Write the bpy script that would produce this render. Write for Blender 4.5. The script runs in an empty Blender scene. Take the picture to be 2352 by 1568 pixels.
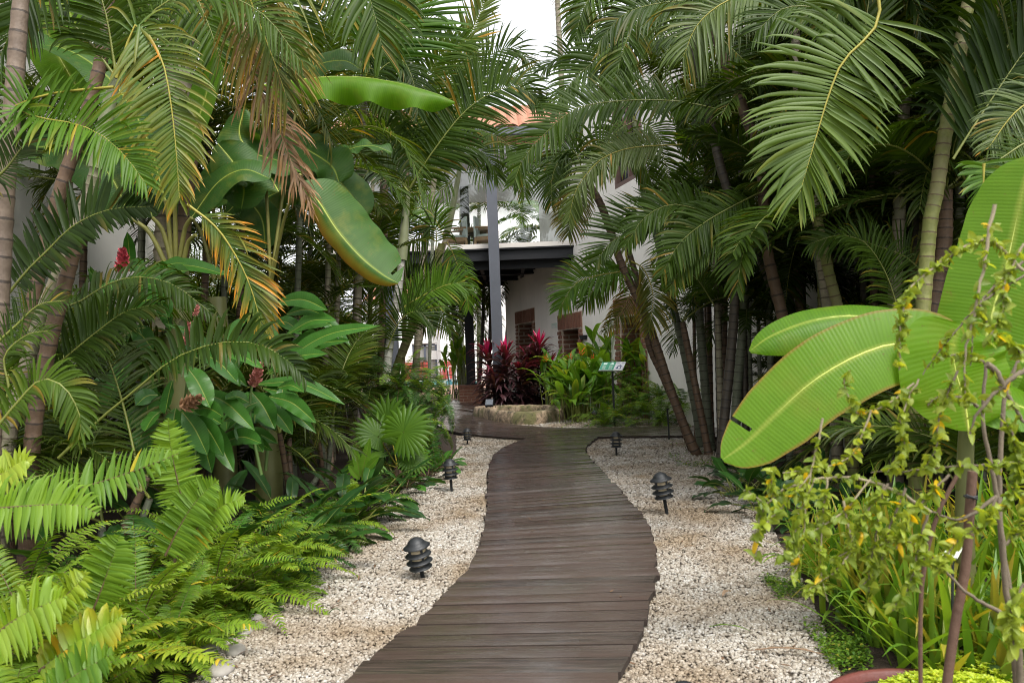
import bpy, math, random
import numpy as np
from mathutils import Vector, Matrix
R = math.radians
random.seed(11)
C = bpy.context.scene.collection
A = np.array
UP = A([0., 0., 1.])

# ------------------------------------------------------------------ camera
CAM = A([0., 0., 1.4]); FPX = 1829.3; PITCH = R(1.16); ROLL = R(2.2)
FWD = A([0., math.cos(PITCH), math.sin(PITCH)])
U0 = A([0., -math.sin(PITCH), math.cos(PITCH)]); R0 = A([1., 0., 0.])
RT = R0*math.cos(ROLL) - U0*math.sin(ROLL)
UPC = U0*math.cos(ROLL) + R0*math.sin(ROLL)
TOC = -FWD

def V(x, y, d):
    """world point seen at picture point (x, y), d metres away along the view axis"""
    return CAM + d*(FWD + (x-1176)/FPX*RT - (y-784)/FPX*UPC)

def G(x, y, z=0.):
    ray = FWD + (x-1176)/FPX*RT - (y-784)/FPX*UPC
    return CAM + ray*((z-CAM[2])/ray[2])

def VV(pts, d=None):
    return A([V(p[0], p[1], p[2] if len(p) > 2 else d) for p in pts])

cam = bpy.data.cameras.new('camera'); cam.lens = 28; cam.sensor_width = 36
cam.clip_start = .05; cam.clip_end = 500
camo = bpy.data.objects.new('camera', cam); C.objects.link(camo)
M = Matrix(((RT[0], UPC[0], -FWD[0], CAM[0]), (RT[1], UPC[1], -FWD[1], CAM[1]), (RT[2], UPC[2], -FWD[2], CAM[2]), (0, 0, 0, 1)))
camo.matrix_world = M
cam.dof.use_dof = True; cam.dof.focus_distance = 11.; cam.dof.aperture_fstop = 4.5
bpy.context.scene.camera = camo
bpy.context.scene.cycles.use_denoising = True; bpy.context.scene.cycles.filter_width = 1.; bpy.context.scene.cycles.sample_clamp_indirect = 4.

# ------------------------------------------------------------------ light
w = bpy.data.worlds.new('World'); bpy.context.scene.world = w; w.use_nodes = True
nt = w.node_tree; bg = nt.nodes['Background']
sky = nt.nodes.new('ShaderNodeTexSky'); sky.sky_type = 'NISHITA'; sky.sun_disc = False
SUN_E, SUN_A = R(58), R(150)
sky.sun_elevation = SUN_E; sky.sun_rotation = SUN_A; sky.dust_density = 3; sky.air_density = 1.0; sky.ozone_density = 1
hs = nt.nodes.new('ShaderNodeHueSaturation'); hs.inputs['Saturation'].default_value = .1; hs.inputs['Value'].default_value = 1.6
nt.links.new(sky.outputs[0], hs.inputs['Color']); nt.links.new(hs.outputs[0], bg.inputs[0]); bg.inputs[1].default_value = .15
sl = bpy.data.lights.new('sun', 'SUN'); sl.energy = 1.5; sl.angle = R(14); sl.color = (1, .95, .86)
so = bpy.data.objects.new('sun', sl); C.objects.link(so)
sd = Vector((math.sin(SUN_A)*math.cos(SUN_E), math.cos(SUN_A)*math.cos(SUN_E), math.sin(SUN_E)))
so.rotation_euler = sd.to_track_quat('Z', 'Y').to_euler()
vs = bpy.context.scene.view_settings
vs.view_transform = 'Standard'; vs.look = 'None'; vs.gamma = 1; vs.exposure = .74

# ------------------------------------------------------------------ mesh builder
class MB:
    def __init__(s):
        s.V = []; s.F = []; s.n = 0
    def add(s, v, f, mat=0, tint=None, uv=None, smooth=True):
        v = np.asarray(v, float).reshape(-1, 3); f = np.asarray(f, int)
        k = len(v)
        if tint is None: tint = np.tile([.5, 0, 0], (k, 1))
        tint = np.asarray(tint, float)
        if tint.ndim == 1: tint = np.tile(tint, (k, 1))
        if uv is None: uv = np.zeros((k, 2))
        s.V.append((v, tint.reshape(-1, 3), np.asarray(uv, float).reshape(-1, 2)))
        s.F.append((f+s.n, mat, smooth)); s.n += k
        return s
    def mesh(s, name, mats, org=(0, 0, 0)):
        me = bpy.data.meshes.new(name)
        v = np.concatenate([x[0] for x in s.V]) - np.asarray(org)
        t = np.concatenate([x[1] for x in s.V]); uv = np.concatenate([x[2] for x in s.V])
        loops = np.concatenate([f.ravel() for f, m, sm in s.F])
        tot = np.concatenate([np.full(len(f), f.shape[1]) for f, m, sm in s.F])
        st = np.concatenate([[0], np.cumsum(tot)[:-1]])
        mi = np.concatenate([np.full(len(f), m) for f, m, sm in s.F])
        sm_ = np.concatenate([np.full(len(f), sm) for f, m, sm in s.F])
        me.vertices.add(len(v)); me.vertices.foreach_set('co', v.astype(np.float32).ravel())
        me.loops.add(len(loops)); me.loops.foreach_set('vertex_index', loops.astype(np.int32))
        me.polygons.add(len(st)); me.polygons.foreach_set('loop_start', st.astype(np.int32))
        me.polygons.foreach_set('material_index', mi.astype(np.int32))
        me.polygons.foreach_set('use_smooth', sm_.astype(bool))
        ca = me.attributes.new('tint', 'FLOAT_COLOR', 'POINT')
        ca.data.foreach_set('color', np.concatenate([t, np.ones((len(t), 1))], 1).astype(np.float32).ravel())
        ul = me.uv_layers.new(name='UVMap'); ul.data.foreach_set('uv', uv[loops].astype(np.float32).ravel())
        for m in mats: me.materials.append(m)
        me.update(calc_edges=True)
        return me

def obj(name, mb, mats, parent=None):
    if not isinstance(mats, (list, tuple)): mats = [mats]
    org = np.zeros(3)
    if parent is not None:
        p = parent
        while p is not None:
            org = org + A(p.location); p = p.parent
    o = bpy.data.objects.new(name, mb.mesh(name, mats, org)); C.objects.link(o)
    if parent is not None: o.parent = parent
    return o

def tag(o, label=None, cat=None, group=None, kind=None):
    if label: o['label'] = label
    if cat: o['category'] = cat
    if group: o['group'] = group
    if kind: o['kind'] = kind
    return o

def thing(name, label, cat, loc, group=None):
    o = bpy.data.objects.new(name, None); C.objects.link(o); o.location = tuple(loc); o.empty_display_size = .1
    return tag(o, label, cat, group)

def dup(root, loc, rot=(0, 0, 0), sc=1, label=None):
    r = root.copy(); C.objects.link(r); r.location = tuple(loc); r.rotation_euler = rot; r.scale = (sc,)*3
    if label: r['label'] = label
    for ch in list(root.children):
        c = ch.copy(); C.objects.link(c); c.parent = r
        for g in ch.children:
            d = g.copy(); C.objects.link(d); d.parent = c
    return r

# ------------------------------------------------------------------ shapes
def nrm(v):
    v = np.asarray(v, float)
    return v/np.maximum(np.linalg.norm(v, axis=-1, keepdims=True), 1e-9)

def spline(p, n):
    p = np.asarray(p, float)
    if len(p) == 2:
        q = np.linspace(0, 1, n)[:, None]; return p[0]*(1-q)+p[1]*q
    e = np.concatenate([[2*p[0]-p[1]], p, [2*p[-1]-p[-2]]])
    out = []
    for i in range(len(p)-1):
        a, b, c, d = e[i:i+4]
        t = np.linspace(0, 1, 16, endpoint=False)[:, None]
        out.append(.5*(2*b+(c-a)*t+(2*a-5*b+4*c-d)*t*t+(3*b-3*c+d-a)*t**3))
    out = np.concatenate(out+[p[-1:]])
    L = np.concatenate([[0], np.cumsum(np.linalg.norm(np.diff(out, axis=0), axis=1))])
    s = np.linspace(0, L[-1], n)
    return np.stack([np.interp(s, L, out[:, k]) for k in range(3)], 1)

def plen(p):
    return np.linalg.norm(np.diff(p, axis=0), axis=1).sum()

def frame(p, hint):
    T = nrm(np.gradient(p, axis=0)); h = np.asarray(hint, float)
    if h.ndim == 1: h = np.tile(h, (len(p), 1))
    elif len(h) != len(p):
        h = np.stack([np.interp(np.linspace(0, 1, len(p)), np.linspace(0, 1, len(h)), h[:, k]) for k in range(3)], 1)
    N = nrm(h - (h*T).sum(1, keepdims=True)*T)
    return T, N, np.cross(T, N)

def box(mb, c, h, rot=None, mat=0, tint=None):
    c = A(c, float); h = A(h, float)
    s = A([[-1, -1, -1], [1, -1, -1], [1, 1, -1], [-1, 1, -1], [-1, -1, 1], [1, -1, 1], [1, 1, 1], [-1, 1, 1]], float)*h
    if rot is not None: s = s @ A(rot).T
    f = [[0, 3, 2, 1], [4, 5, 6, 7], [0, 1, 5, 4], [1, 2, 6, 5], [2, 3, 7, 6], [3, 0, 4, 7]]
    vv = (s+c)[A(f).ravel()]
    mb.add(vv, np.arange(24).reshape(6, 4), mat, tint, A([[0, 0], [1, 0], [1, 1], [0, 1]]*6, float), False)
    return mb

def bar(mb, a, b, wx, wy, up=UP, mat=0, tint=None):
    a = A(a, float); b = A(b, float); t = nrm(b-a); u = A(up, float)
    if abs(t @ u) > .98: u = A([1., 0, 0])
    x = nrm(np.cross(t, u)); y = np.cross(x, t)
    return box(mb, (a+b)/2, (wx/2, wy/2, np.linalg.norm(b-a)/2), np.stack([x, y, t], 1), mat, tint)

def tube(mb, p, r, sides=8, mat=0, tint=None, caps=True, uvl=None):
    p = np.asarray(p, float); k = len(p); r = np.broadcast_to(np.asarray(r, float), (k,))
    T = nrm(np.gradient(p, axis=0))
    n = A([1., 0, 0]) if abs(T[0, 0]) < .8 else A([0., 1, 0])
    N = np.zeros_like(p)
    for i in range(k):
        n = n-(n @ T[i])*T[i]; n = n/np.linalg.norm(n); N[i] = n
    B = np.cross(T, N)
    a = np.linspace(0, 2*np.pi, sides, endpoint=False)
    v = p[:, None] + r[:, None, None]*(np.cos(a)[None, :, None]*N[:, None]+np.sin(a)[None, :, None]*B[:, None])
    idx = np.arange(k*sides).reshape(k, sides)
    f = np.stack([idx[:-1], np.roll(idx[:-1], -1, 1), np.roll(idx[1:], -1, 1), idx[1:]], -1).reshape(-1, 4)
    L = np.concatenate([[0], np.cumsum(np.linalg.norm(np.diff(p, axis=0), axis=1))]) if uvl is None else uvl
    uv = np.stack(np.broadcast_arrays((a/(2*np.pi))[None, :], L[:, None]), -1).reshape(-1, 2)
    if tint is not None and np.ndim(tint) == 2: tint = np.repeat(tint, sides, 0)
    base = mb.n
    mb.add(v.reshape(-1, 3), f, mat, tint, uv)
    if caps:
        for i, rev in ((0, 1), (k-1, 0)):
            vv = v[i][::-1] if rev else v[i]
            tt = None if tint is None else (tint if np.ndim(tint) == 1 else tint[:1].repeat(sides, 0))
            mb.add(np.concatenate([vv, p[i:i+1]]), [[j, (j+1) % sides, sides] for j in range(sides)], mat,
                   None if tt is None else (tt if np.ndim(tt) == 1 else np.concatenate([tt, tt[:1]])))
    return mb

def lathe(mb, prof, org=(0, 0, 0), sides=16, mat=0, smooth=True, tint=None):
    prof = np.asarray(prof, float); a = np.linspace(0, 2*np.pi, sides, endpoint=False); k = len(prof)
    v = np.stack([prof[:, :1]*np.cos(a), prof[:, :1]*np.sin(a), np.repeat(prof[:, 1:], sides, 1)], -1)+A(org)
    idx = np.arange(k*sides).reshape(k, sides)
    f = np.stack([idx[:-1], np.roll(idx[:-1], -1, 1), np.roll(idx[1:], -1, 1), idx[1:]], -1).reshape(-1, 4)
    mb.add(v.reshape(-1, 3), f, mat, tint, None, smooth); return mb

def grid_faces(a, b):
    i = np.arange(a*b).reshape(a, b)
    return np.stack([i[:-1, :-1], i[1:, :-1], i[1:, 1:], i[:-1, 1:]], -1).reshape(-1, 4)

def leaflets(mb, p0, d, bn, L, W, droop, seg=5, fold=.25, shape='palm', tint=None, mat=0, curl=None, wig=0., rg=None):
    """many narrow blades at once: p0,d,bn (k,3) start, direction, blade-width hint; L,W,droop (k,)"""
    k = len(p0); s = np.linspace(0, 1, seg+1)
    g = A([0., 0, -1.])
    dr = d[:, None, :] + (3.4*droop[:, None]*s[None]**2.3)[..., None]*g
    if wig > 0: dr = dr + rg.normal(0, wig, (k, 1, 3))*s[None, :, None] + rg.normal(0, wig*.6, (k, seg+1, 3))
    dr = nrm(dr)
    mid = (dr[:, 1:]+dr[:, :-1])/2
    pos = np.concatenate([np.zeros((k, 1, 3)), np.cumsum(mid, 1)], 1)*(L/seg)[:, None, None]+p0[:, None]
    wv = bn[:, None, :]-(bn[:, None, :]*dr).sum(-1, keepdims=True)*dr
    wv = nrm(wv); nn = np.cross(wv, dr)
    if shape == 'palm': pr = np.interp(s, [0, .12, .3, .55, .8, .93, 1], [.45, .85, 1, .92, .6, .28, .03])
    elif shape == 'fern': pr = np.interp(s, [0, .06, .2, .45, .7, .88, 1], [.75, 1, .98, .86, .6, .3, .03])
    elif shape == 'lance': pr = np.interp(s, [0, .1, .25, .45, .65, .82, .93, 1], [.12, .5, .86, 1, .88, .55, .25, .02])
    else: pr = np.interp(s, [0, .1, .5, .8, 1], [.9, 1, .9, .55, .03])
    hw = (W[:, None]*pr[None])[..., None]/2
    lft = pos-wv*hw; rgt = pos+wv*hw; md = pos-nn*hw*2*fold
    v = np.stack([lft, md, rgt], 2)                    # k, seg+1, 3, 3
    b = (seg+1)*3
    one = grid_faces(seg+1, 3)
    f = (one[None]+(np.arange(k)*b)[:, None, None]).reshape(-1, 4)
    if tint is None: tint = np.tile([.5, 0, 0], (k, 1))
    t = np.zeros((k, seg+1, 3, 3)); t[..., 0] = tint[:, None, None, 0]; t[..., 1] = s[None, :, None]
    yel = tint[:, 1][:, None]*s[None]**1.2 + tint[:, 2][:, None]
    t[..., 2] = np.clip(yel, 0, 1)[..., None]
    uv = np.zeros((k, seg+1, 3, 2)); uv[..., 0] = s[None, :, None]*L[:, None, None]*8; uv[..., 1] = A([-1, 0, 1.])
    mb.add(v.reshape(-1, 3), f, mat, t.reshape(-1, 3), uv.reshape(-1, 2)); return mb

def frond(mb, path, hint, n=42, L=.4, W=.03, a0=68, a1=28, droop=.3, vee=15, pet=.12, yel=0., yall=0., seed=0, seg=5,
          kind='palm', rr=.009, sides=(1., 1.), jit=3.5, wig=0., fold=.22, miss=0., seed_tint=None, endL=.38, begL=.62):
    rg = np.random.default_rng(seed)
    path = np.asarray(path, float)
    m = 48; P = spline(path, m); T, N, B = frame(P, hint)
    t = pet+(1-pet)*np.linspace(0, 1, n)**.96
    pos = np.stack([np.interp(t, np.linspace(0, 1, m), P[:, k]) for k in range(3)], 1)
    Tt, Nt, Bt = [nrm(np.stack([np.interp(t, np.linspace(0, 1, m), X[:, k]) for k in range(3)], 1)) for X in (T, N, B)]
    q = np.linspace(0, 1, n)
    if kind == 'fern': Lp = np.interp(q, [0, .06, .2, .55, .8, .93, 1], [.55, .8, 1, 1, .72, .38, .06])
    else: Lp = np.interp(q, [0, .12, .38, .7, 1], [begL, .88, 1, .85, endL])
    base = rg.uniform(.25, .75) if seed_tint is None else seed_tint
    for sgn, sc in zip((1, -1), sides):
        if sc <= 0: continue
        keep = rg.random(n) >= miss
        a = np.radians(np.interp(q, [0, .55, 1], [a0, .7*a0+.3*a1, a1]) + rg.normal(0, jit, n))
        ve = np.radians(vee + rg.normal(0, jit*1.2, n))
        d = np.cos(a)[:, None]*Tt + np.sin(a)[:, None]*(sgn*np.cos(ve)[:, None]*Bt + np.sin(ve)[:, None]*Nt)
        bn = Tt*.95 + Nt*rg.normal(.12, .25, (n, 1))
        ti = np.stack([np.clip(base+rg.normal(0, .16, n), 0, 1), np.clip(yel*rg.uniform(.3, 1.5, n), 0, 2), np.clip(yall*q+rg.normal(0, .04, n)*(yall > 0), 0, 1)], 1)
        LL = L*Lp*rg.normal(1, .045, n)*sc
        br = rg.random(n); LL = np.where(br < .05, LL*rg.uniform(.35, .75, n), LL)
        dd = np.clip(droop*(1+rg.normal(0, .22, n)), 0, 3)+(br > .955)*rg.uniform(.4, 1.3, n)*(kind == 'palm')
        ti[:, 1] += (rg.random(n) < .08)*rg.uniform(.2, .7, n)*(kind == 'palm'); ti[:, 2] += (rg.random(n) < .012)*.8
        leaflets(mb, pos[keep], nrm(d)[keep], bn[keep], LL[keep], (W*np.clip(.5+.6*Lp, .3, 1)*rg.normal(1, .08, n))[keep], dd[keep], seg, fold,
                 kind, ti[keep], 0, wig=wig, rg=rg)
    rad = rr*np.interp(np.linspace(0, 1, 14), [0, .15, 1], [1.25, 1, .22])
    tube(mb, spline(path, 14), rad, 5, 1, A([base, 0, 0]), False)
    return mb

def blade(mb, path, hint, W, prof='banana', n=44, m=9, vee=.25, curl=.25, wave=.0, sideL=1., sideR=1., seed=0, tears=(), edge=0.,
          yel=0., yside=0, eside=0, rib=.006, wv=9., tint=.5, ribmat=1, dropL=0., dropR=0.):
    """one broad leaf: midrib path, half width W; each side is its own sheet so a tear can open"""
    rg = np.random.default_rng(seed)
    P = spline(path, n); T, N, B = frame(P, hint); t = np.linspace(0, 1, n)
    if prof == 'banana': pr = np.interp(t, [0, .03, .1, .25, .5, .75, .88, .95, .985, 1], [.12, .45, .75, .96, 1, .9, .7, .45, .22, .02])
    elif prof == 'lance': pr = np.interp(t, [0, .06, .18, .4, .6, .8, .92, 1], [.08, .35, .76, 1, .96, .66, .32, .01])
    else: pr = np.interp(t, [0, .05, .2, .5, .8, .93, 1], [.1, .5, .9, 1, .8, .45, .02])
    pr = np.convolve(np.pad(pr, 1, mode='edge'), [.25, .5, .25], 'valid')
    Ln = plen(P)
    for sgn, sc, drop in ((1, sideR, dropR), (-1, sideL, dropL)):
        v = np.linspace(0, 1, m)
        wvz = sum(rg.normal(0, 1)*np.sin(t*wv*f+rg.uniform(0, 6.28)) for f in (1, 1.9, 3.1))/2
        fr = rg.normal(0, 1, n); fr = np.convolve(fr, [.3, .4, .3], 'same')*.1
        lat = v[None, :]*W*sc*pr[:, None]
        z = lat*vee - curl*(lat**2)/W + wave*W*wvz[:, None]*v[None]**2 + wave*W*.15*fr[:, None]*v[None]
        x = lat*(1-.12*abs(vee)) ; sweep = .18*lat
        if drop:
            ang = drop*v[None]**.8*(1+wave*1.2*wvz[:, None]*v[None])
            x = lat*np.cos(ang); z = z*np.cos(ang)*.3 - lat*np.sin(ang)
        X = P[:, None]+sgn*x[..., None]*B[:, None]+z[..., None]*N[:, None]+sweep[..., None]*T[:, None]
        fm = grid_faces(n, m).reshape(n-1, m-1, 4)
        keep = np.ones((n-1, m-1), bool)
        for (sd, tt, v0, gap) in tears:
            if sd != sgn: continue
            i = int(tt*(n-1)); keep[i, int(v0*(m-1)):] = False
            k = np.clip((v-v0)/(1-v0+1e-6), 0, 1)*gap*W
            X[:i+1] += -(T[:i+1, None]*k[None, :, None])*np.exp(-((i-np.arange(i+1))/4.))[:, None, None]
            X[i+1:] += (T[i+1:, None]*k[None, :, None])*np.exp(-((np.arange(i+1, n)-i)/4.))[:, None, None]
        f = fm[keep]
        if sgn > 0: f = f[:, ::-1]
        tn = np.zeros((n, m, 3)); tn[..., 0] = tint; tn[..., 1] = v[None]
        e = np.clip((v[None]-(1-edge))/max(edge, 1e-3), 0, 1)*(edge > 0)*(eside in (0, sgn))
        tn[..., 2] = np.clip(e*1.0 + (yel if yside in (0, sgn) else 0)*v[None]**.6, 0, 1)
        uv = np.stack(np.broadcast_arrays((t*Ln)[:, None]+.25*lat, sgn*v[None]), -1)
        mb.add(X.reshape(-1, 3), f, 0, tn.reshape(-1, 3), uv.reshape(-1, 2))
    if rib > 0:
        tube(mb, spline(P-N*rib*.4, 18), rib*np.linspace(1.15, .2, 18), 6, ribmat, A([tint, 0, 0]), False)
    return mb

# ------------------------------------------------------------------ materials
def newmat(name):
    m = bpy.data.materials.new(name); m.use_nodes = True; n = m.node_tree
    return m, n, n.nodes['Principled BSDF'], n.nodes['Material Output']

class NT:
    def __init__(s, nt): s.n = nt
    def node(s, t, **kw):
        x = s.n.nodes.new(t)
        for k, v in kw.items():
            if k[0] == '_': x.inputs[k[1:].replace('_', ' ')].default_value = v
            else: setattr(x, k, v)
        return x
    def link(s, a, b): s.n.links.new(a, b)
    def mix(s, f, a, b, mode='MIX'):
        x = s.n.nodes.new('ShaderNodeMix'); x.data_type = 'RGBA'; x.blend_type = mode
        for sock, v in ((x.inputs[0], f), (x.inputs[6], a), (x.inputs[7], b)):
            if hasattr(v, 'is_linked'): s.link(v, sock)
            else: sock.default_value = v if not isinstance(v, tuple) else (*v, 1)[:4]
        return x.outputs[2]
    def math(s, op, a, b=0., c=0.):
        x = s.n.nodes.new('ShaderNodeMath'); x.operation = op
        for sock, v in zip(x.inputs, (a, b, c)):
            if hasattr(v, 'is_linked'): s.link(v, sock)
            else: sock.default_value = v
        return x.outputs[0]
    def ramp(s, f, stops):
        x = s.n.nodes.new('ShaderNodeValToRGB'); e = x.color_ramp.elements
        while len(e) < len(stops): e.new(.5)
        for el, (p, c) in zip(e, stops): el.position = p; el.color = (*c, 1) if len(c) == 3 else c
        s.link(f, x.inputs[0]); return x.outputs[0]
    def noise(s, sc, det=4, rough=.55, vec=None, dist=0):
        x = s.node('ShaderNodeTexNoise', _Scale=sc, _Detail=det, _Roughness=rough, _Distortion=dist)
        if vec is not None: s.link(vec, x.inputs['Vector'])
        return x.outputs['Fac']
    def bump(s, h, st=.3, d=.01):
        x = s.node('ShaderNodeBump', _Strength=st, _Distance=d); s.link(h, x.inputs['Height']); return x.outputs[0]

def obj_co(n):
    return n.node('ShaderNodeTexCoord').outputs['Object']

def leafmat(name, a, b, tip=(.38, .22, .03), tr=.35, rough=.38, tip2=None, veins=0., trc=1.5, spec=.5, grain=.25, pale=0., vb=.09, spots=0.):
    m, nt, bs, out = newmat(name); n = NT(nt)
    at = n.node('ShaderNodeAttribute', attribute_name='tint'); sp = n.node('ShaderNodeSeparateColor'); n.link(at.outputs['Color'], sp.inputs[0])
    oi = n.node('ShaderNodeObjectInfo')
    r = n.math('ADD', sp.outputs[0], n.math('MULTIPLY', n.math('SUBTRACT', oi.outputs['Random'], .5), .35))
    nz = n.noise(6, 3, .6, obj_co(n))
    r = n.math('ADD', r, n.math('MULTIPLY', n.math('SUBTRACT', nz, .5), grain*2))
    x = n.node('ShaderNodeClamp'); n.link(r, x.inputs[0])
    col = n.mix(x.outputs[0], a, b)
    tf = n.math('MULTIPLY', sp.outputs[2], n.math('ADD', .6, n.math('MULTIPLY', n.noise(14, 2, .6, obj_co(n)), .8)))
    tc = n.node('ShaderNodeClamp'); n.link(tf, tc.inputs[0])
    if tip2: tipc = n.ramp(tc.outputs[0], [(.45, tip), (1., tip2)])
    else: tipc = tip
    col = n.mix(tc.outputs[0], col, tipc)
    uvn = n.node('ShaderNodeUVMap'); su = n.node('ShaderNodeSeparateXYZ'); n.link(uvn.outputs[0], su.inputs[0])
    if veins > 0:
        wv = n.math('SINE', n.math('MULTIPLY', su.outputs[0], veins))
        wv2 = n.math('SINE', n.math('MULTIPLY', su.outputs[0], veins*.23))
        h = n.math('MULTIPLY', n.math('ADD', wv, n.math('MULTIPLY', wv2, .6)), n.math('ADD', .15, n.math('MULTIPLY', n.noise(11, 3, .6, obj_co(n)), 1.7)))
        f = n.math('MULTIPLY', n.math('ADD', h, 1.6), .045)
        col = n.mix(f, col, tuple(min(1, c*1.7+.008) for c in b))
        n.link(n.bump(h, vb, .004), bs.inputs['Normal'])
    if pale > 0:
        ab = n.math('ABSOLUTE', su.outputs[1]); g = n.math('SUBTRACT', 1., n.math('MULTIPLY', ab, 1/pale)); gc = n.node('ShaderNodeClamp'); n.link(g, gc.inputs[0])
        col = n.mix(n.math('MULTIPLY', gc.outputs[0], .8), col, (.30, .38, .06))
    if spots > 0:
        sm = n.ramp(n.noise(34, 5, .7, obj_co(n)), [(.63, (0, 0, 0)), (.69, (1, 1, 1))]); sm2 = n.ramp(n.noise(5, 4, .6, obj_co(n)), [(.52, (0, 0, 0)), (.72, (1, 1, 1))])
        col = n.mix(n.math('MULTIPLY', sm, spots), col, (.16, .10, .03)); col = n.mix(n.math('MULTIPLY', sm2, spots*.45), col, (.24, .24, .03))
    n.link(col, bs.inputs['Base Color']); bs.inputs['Roughness'].default_value = rough
    bs.inputs['Specular IOR Level'].default_value = spec
    tl = n.node('ShaderNodeBsdfTranslucent'); n.link(n.mix(1., col, (trc*1.15, trc, trc*.35), 'MULTIPLY'), tl.inputs['Color'])
    ms = n.node('ShaderNodeMixShader', _Fac=tr); n.link(bs.outputs[0], ms.inputs[1]); n.link(tl.outputs[0], ms.inputs[2])
    n.link(ms.outputs[0], out.inputs[0]); return m

def plain(name, col, rough=.6, var=.25, sc=8, metal=0, bump=.0, spec=.5, bsc=None):
    m, nt, bs, out = newmat(name); n = NT(nt); co = obj_co(n)
    f = n.noise(sc, 5, .6, co)
    n.link(n.mix(f, tuple(c*(1-var) for c in col), tuple(min(1, c*(1+var)) for c in col)), bs.inputs['Base Color'])
    bs.inputs['Roughness'].default_value = rough; bs.inputs['Metallic'].default_value = metal; bs.inputs['Specular IOR Level'].default_value = spec
    if bump: n.link(n.bump(n.noise(bsc or sc*6, 5, .6, co), bump, .01), bs.inputs['Normal'])
    return m

def trunkmat(name, a, b, ring, sp=.11, moss=None, rw=.1):
    m, nt, bs, out = newmat(name); n = NT(nt); co = obj_co(n)
    uv = n.node('ShaderNodeUVMap'); su = n.node('ShaderNodeSeparateXYZ'); n.link(uv.outputs[0], su.inputs[0])
    fr = n.math('FRACT', su.outputs[1])
    nz = n.noise(9, 5, .65, co); nz2 = n.noise(45, 3, .6, co)
    f = n.math('ADD', n.math('MULTIPLY', nz, .7), n.math('MULTIPLY', nz2, .3))
    col = n.ramp(f, [(.3, a), (.7, b)])
    if moss:
        mk = n.ramp(n.noise(3.2, 4, .6, co), [(.45, (0, 0, 0)), (.62, (1, 1, 1))])
        col = n.mix(n.math('MULTIPLY', mk, .75), col, moss)
    d = n.math('ABSOLUTE', n.math('SUBTRACT', fr, .5))
    edge = n.math('SUBTRACT', .5, d)
    rg = n.math('LESS_THAN', n.math('ADD', edge, n.math('MULTIPLY', n.math('SUBTRACT', nz2, .5), rw*.9)), rw*.62)
    col = n.mix(n.math('MULTIPLY', rg, .85), col, ring)
    n.link(col, bs.inputs['Base Color']); bs.inputs['Roughness'].default_value = .6
    n.link(n.bump(n.math('ADD', n.math('MULTIPLY', nz2, .5), n.math('MULTIPLY', rg, -.7)), .5, .012), bs.inputs['Normal'])
    return m

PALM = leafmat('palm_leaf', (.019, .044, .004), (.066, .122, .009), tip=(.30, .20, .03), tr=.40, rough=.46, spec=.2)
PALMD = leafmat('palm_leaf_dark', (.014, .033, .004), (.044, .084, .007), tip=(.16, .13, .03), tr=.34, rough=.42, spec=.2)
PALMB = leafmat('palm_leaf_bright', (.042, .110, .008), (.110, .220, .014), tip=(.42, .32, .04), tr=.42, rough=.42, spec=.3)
PALMO = leafmat('palm_leaf_olive', (.045, .080, .014), (.100, .145, .028), tip=(.46, .25, .03), tr=.32, rough=.45, spec=.3)
PALMY = leafmat('palm_leaf_yellowing', (.032, .095, .014), (.075, .150, .020), tip=(.33, .25, .025), tip2=(.58, .24, .015), tr=.32, rough=.42, spec=.35)
PALMH = leafmat('palm_leaf_yellow_green', (.062, .115, .014), (.130, .200, .030), tip=(.30, .30, .05), tr=.36, rough=.45, spec=.35)
DRY = leafmat('dry_leaf', (.16, .095, .055), (.36, .26, .18), tip=(.42, .20, .03), tr=.2, rough=.7, spec=.2)
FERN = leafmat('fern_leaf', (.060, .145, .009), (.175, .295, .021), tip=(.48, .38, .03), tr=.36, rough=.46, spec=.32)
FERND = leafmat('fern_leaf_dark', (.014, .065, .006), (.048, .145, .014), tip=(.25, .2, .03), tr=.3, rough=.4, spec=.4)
FERNY = leafmat('fern_leaf_yellow', (.15, .27, .015), (.30, .38, .03), tip=(.55, .36, .03), tr=.35, rough=.4)
BAN = leafmat('banana_leaf', (.022, .075, .010), (.054, .128, .018), tip=(.46, .27, .02), tip2=(.30, .13, .02), tr=.32, rough=.5, spec=.3, veins=330., pale=.07, vb=.2, spots=.8)
BANB = leafmat('banana_leaf_bright', (.062, .165, .004), (.130, .265, .010), tip=(.25, .14, .03), tr=.48, rough=.42, spec=.25, veins=380., pale=.12, trc=1.45, vb=.1, spots=.6)
GING = leafmat('ginger_leaf', (.016, .068, .008), (.045, .140, .016), tip=(.3, .25, .04), tr=.25, rough=.36, veins=330., pale=.07, spec=.28, vb=.05)
HELI = leafmat('heliconia_leaf', (.040, .130, .010), (.130, .265, .024), tip=(.40, .38, .06), tr=.38, rough=.38, veins=300., pale=.08, spec=.4)
CORD = leafmat('cordyline_leaf', (.030, .011, .015), (.085, .036, .042), tip=(.72, .014, .15), tr=.25, rough=.34, trc=1.2, spec=.6)
STRAP = leafmat('strap_leaf', (.070, .175, .014), (.190, .320, .03), tip=(.45, .30, .05), tr=.40, rough=.42)
TWIGL = leafmat('twig_leaf', (.150, .230, .020), (.330, .410, .050), tip=(.70, .48, .02), tr=.48, rough=.45)
SEDUM = leafmat('sedum_leaf', (.260, .400, .015), (.500, .580, .045), tip=(.6, .5, .1), tr=.35, rough=.4)
COVER = leafmat('ground_cover_leaf', (.045, .120, .008), (.150, .250, .018), tip=(.4, .35, .04), tr=.3, rough=.45)
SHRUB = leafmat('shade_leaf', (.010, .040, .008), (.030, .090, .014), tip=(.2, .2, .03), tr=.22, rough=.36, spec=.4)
RACH = plain('rachis_green', (.15, .17, .03), .45, .3, 12)
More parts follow.
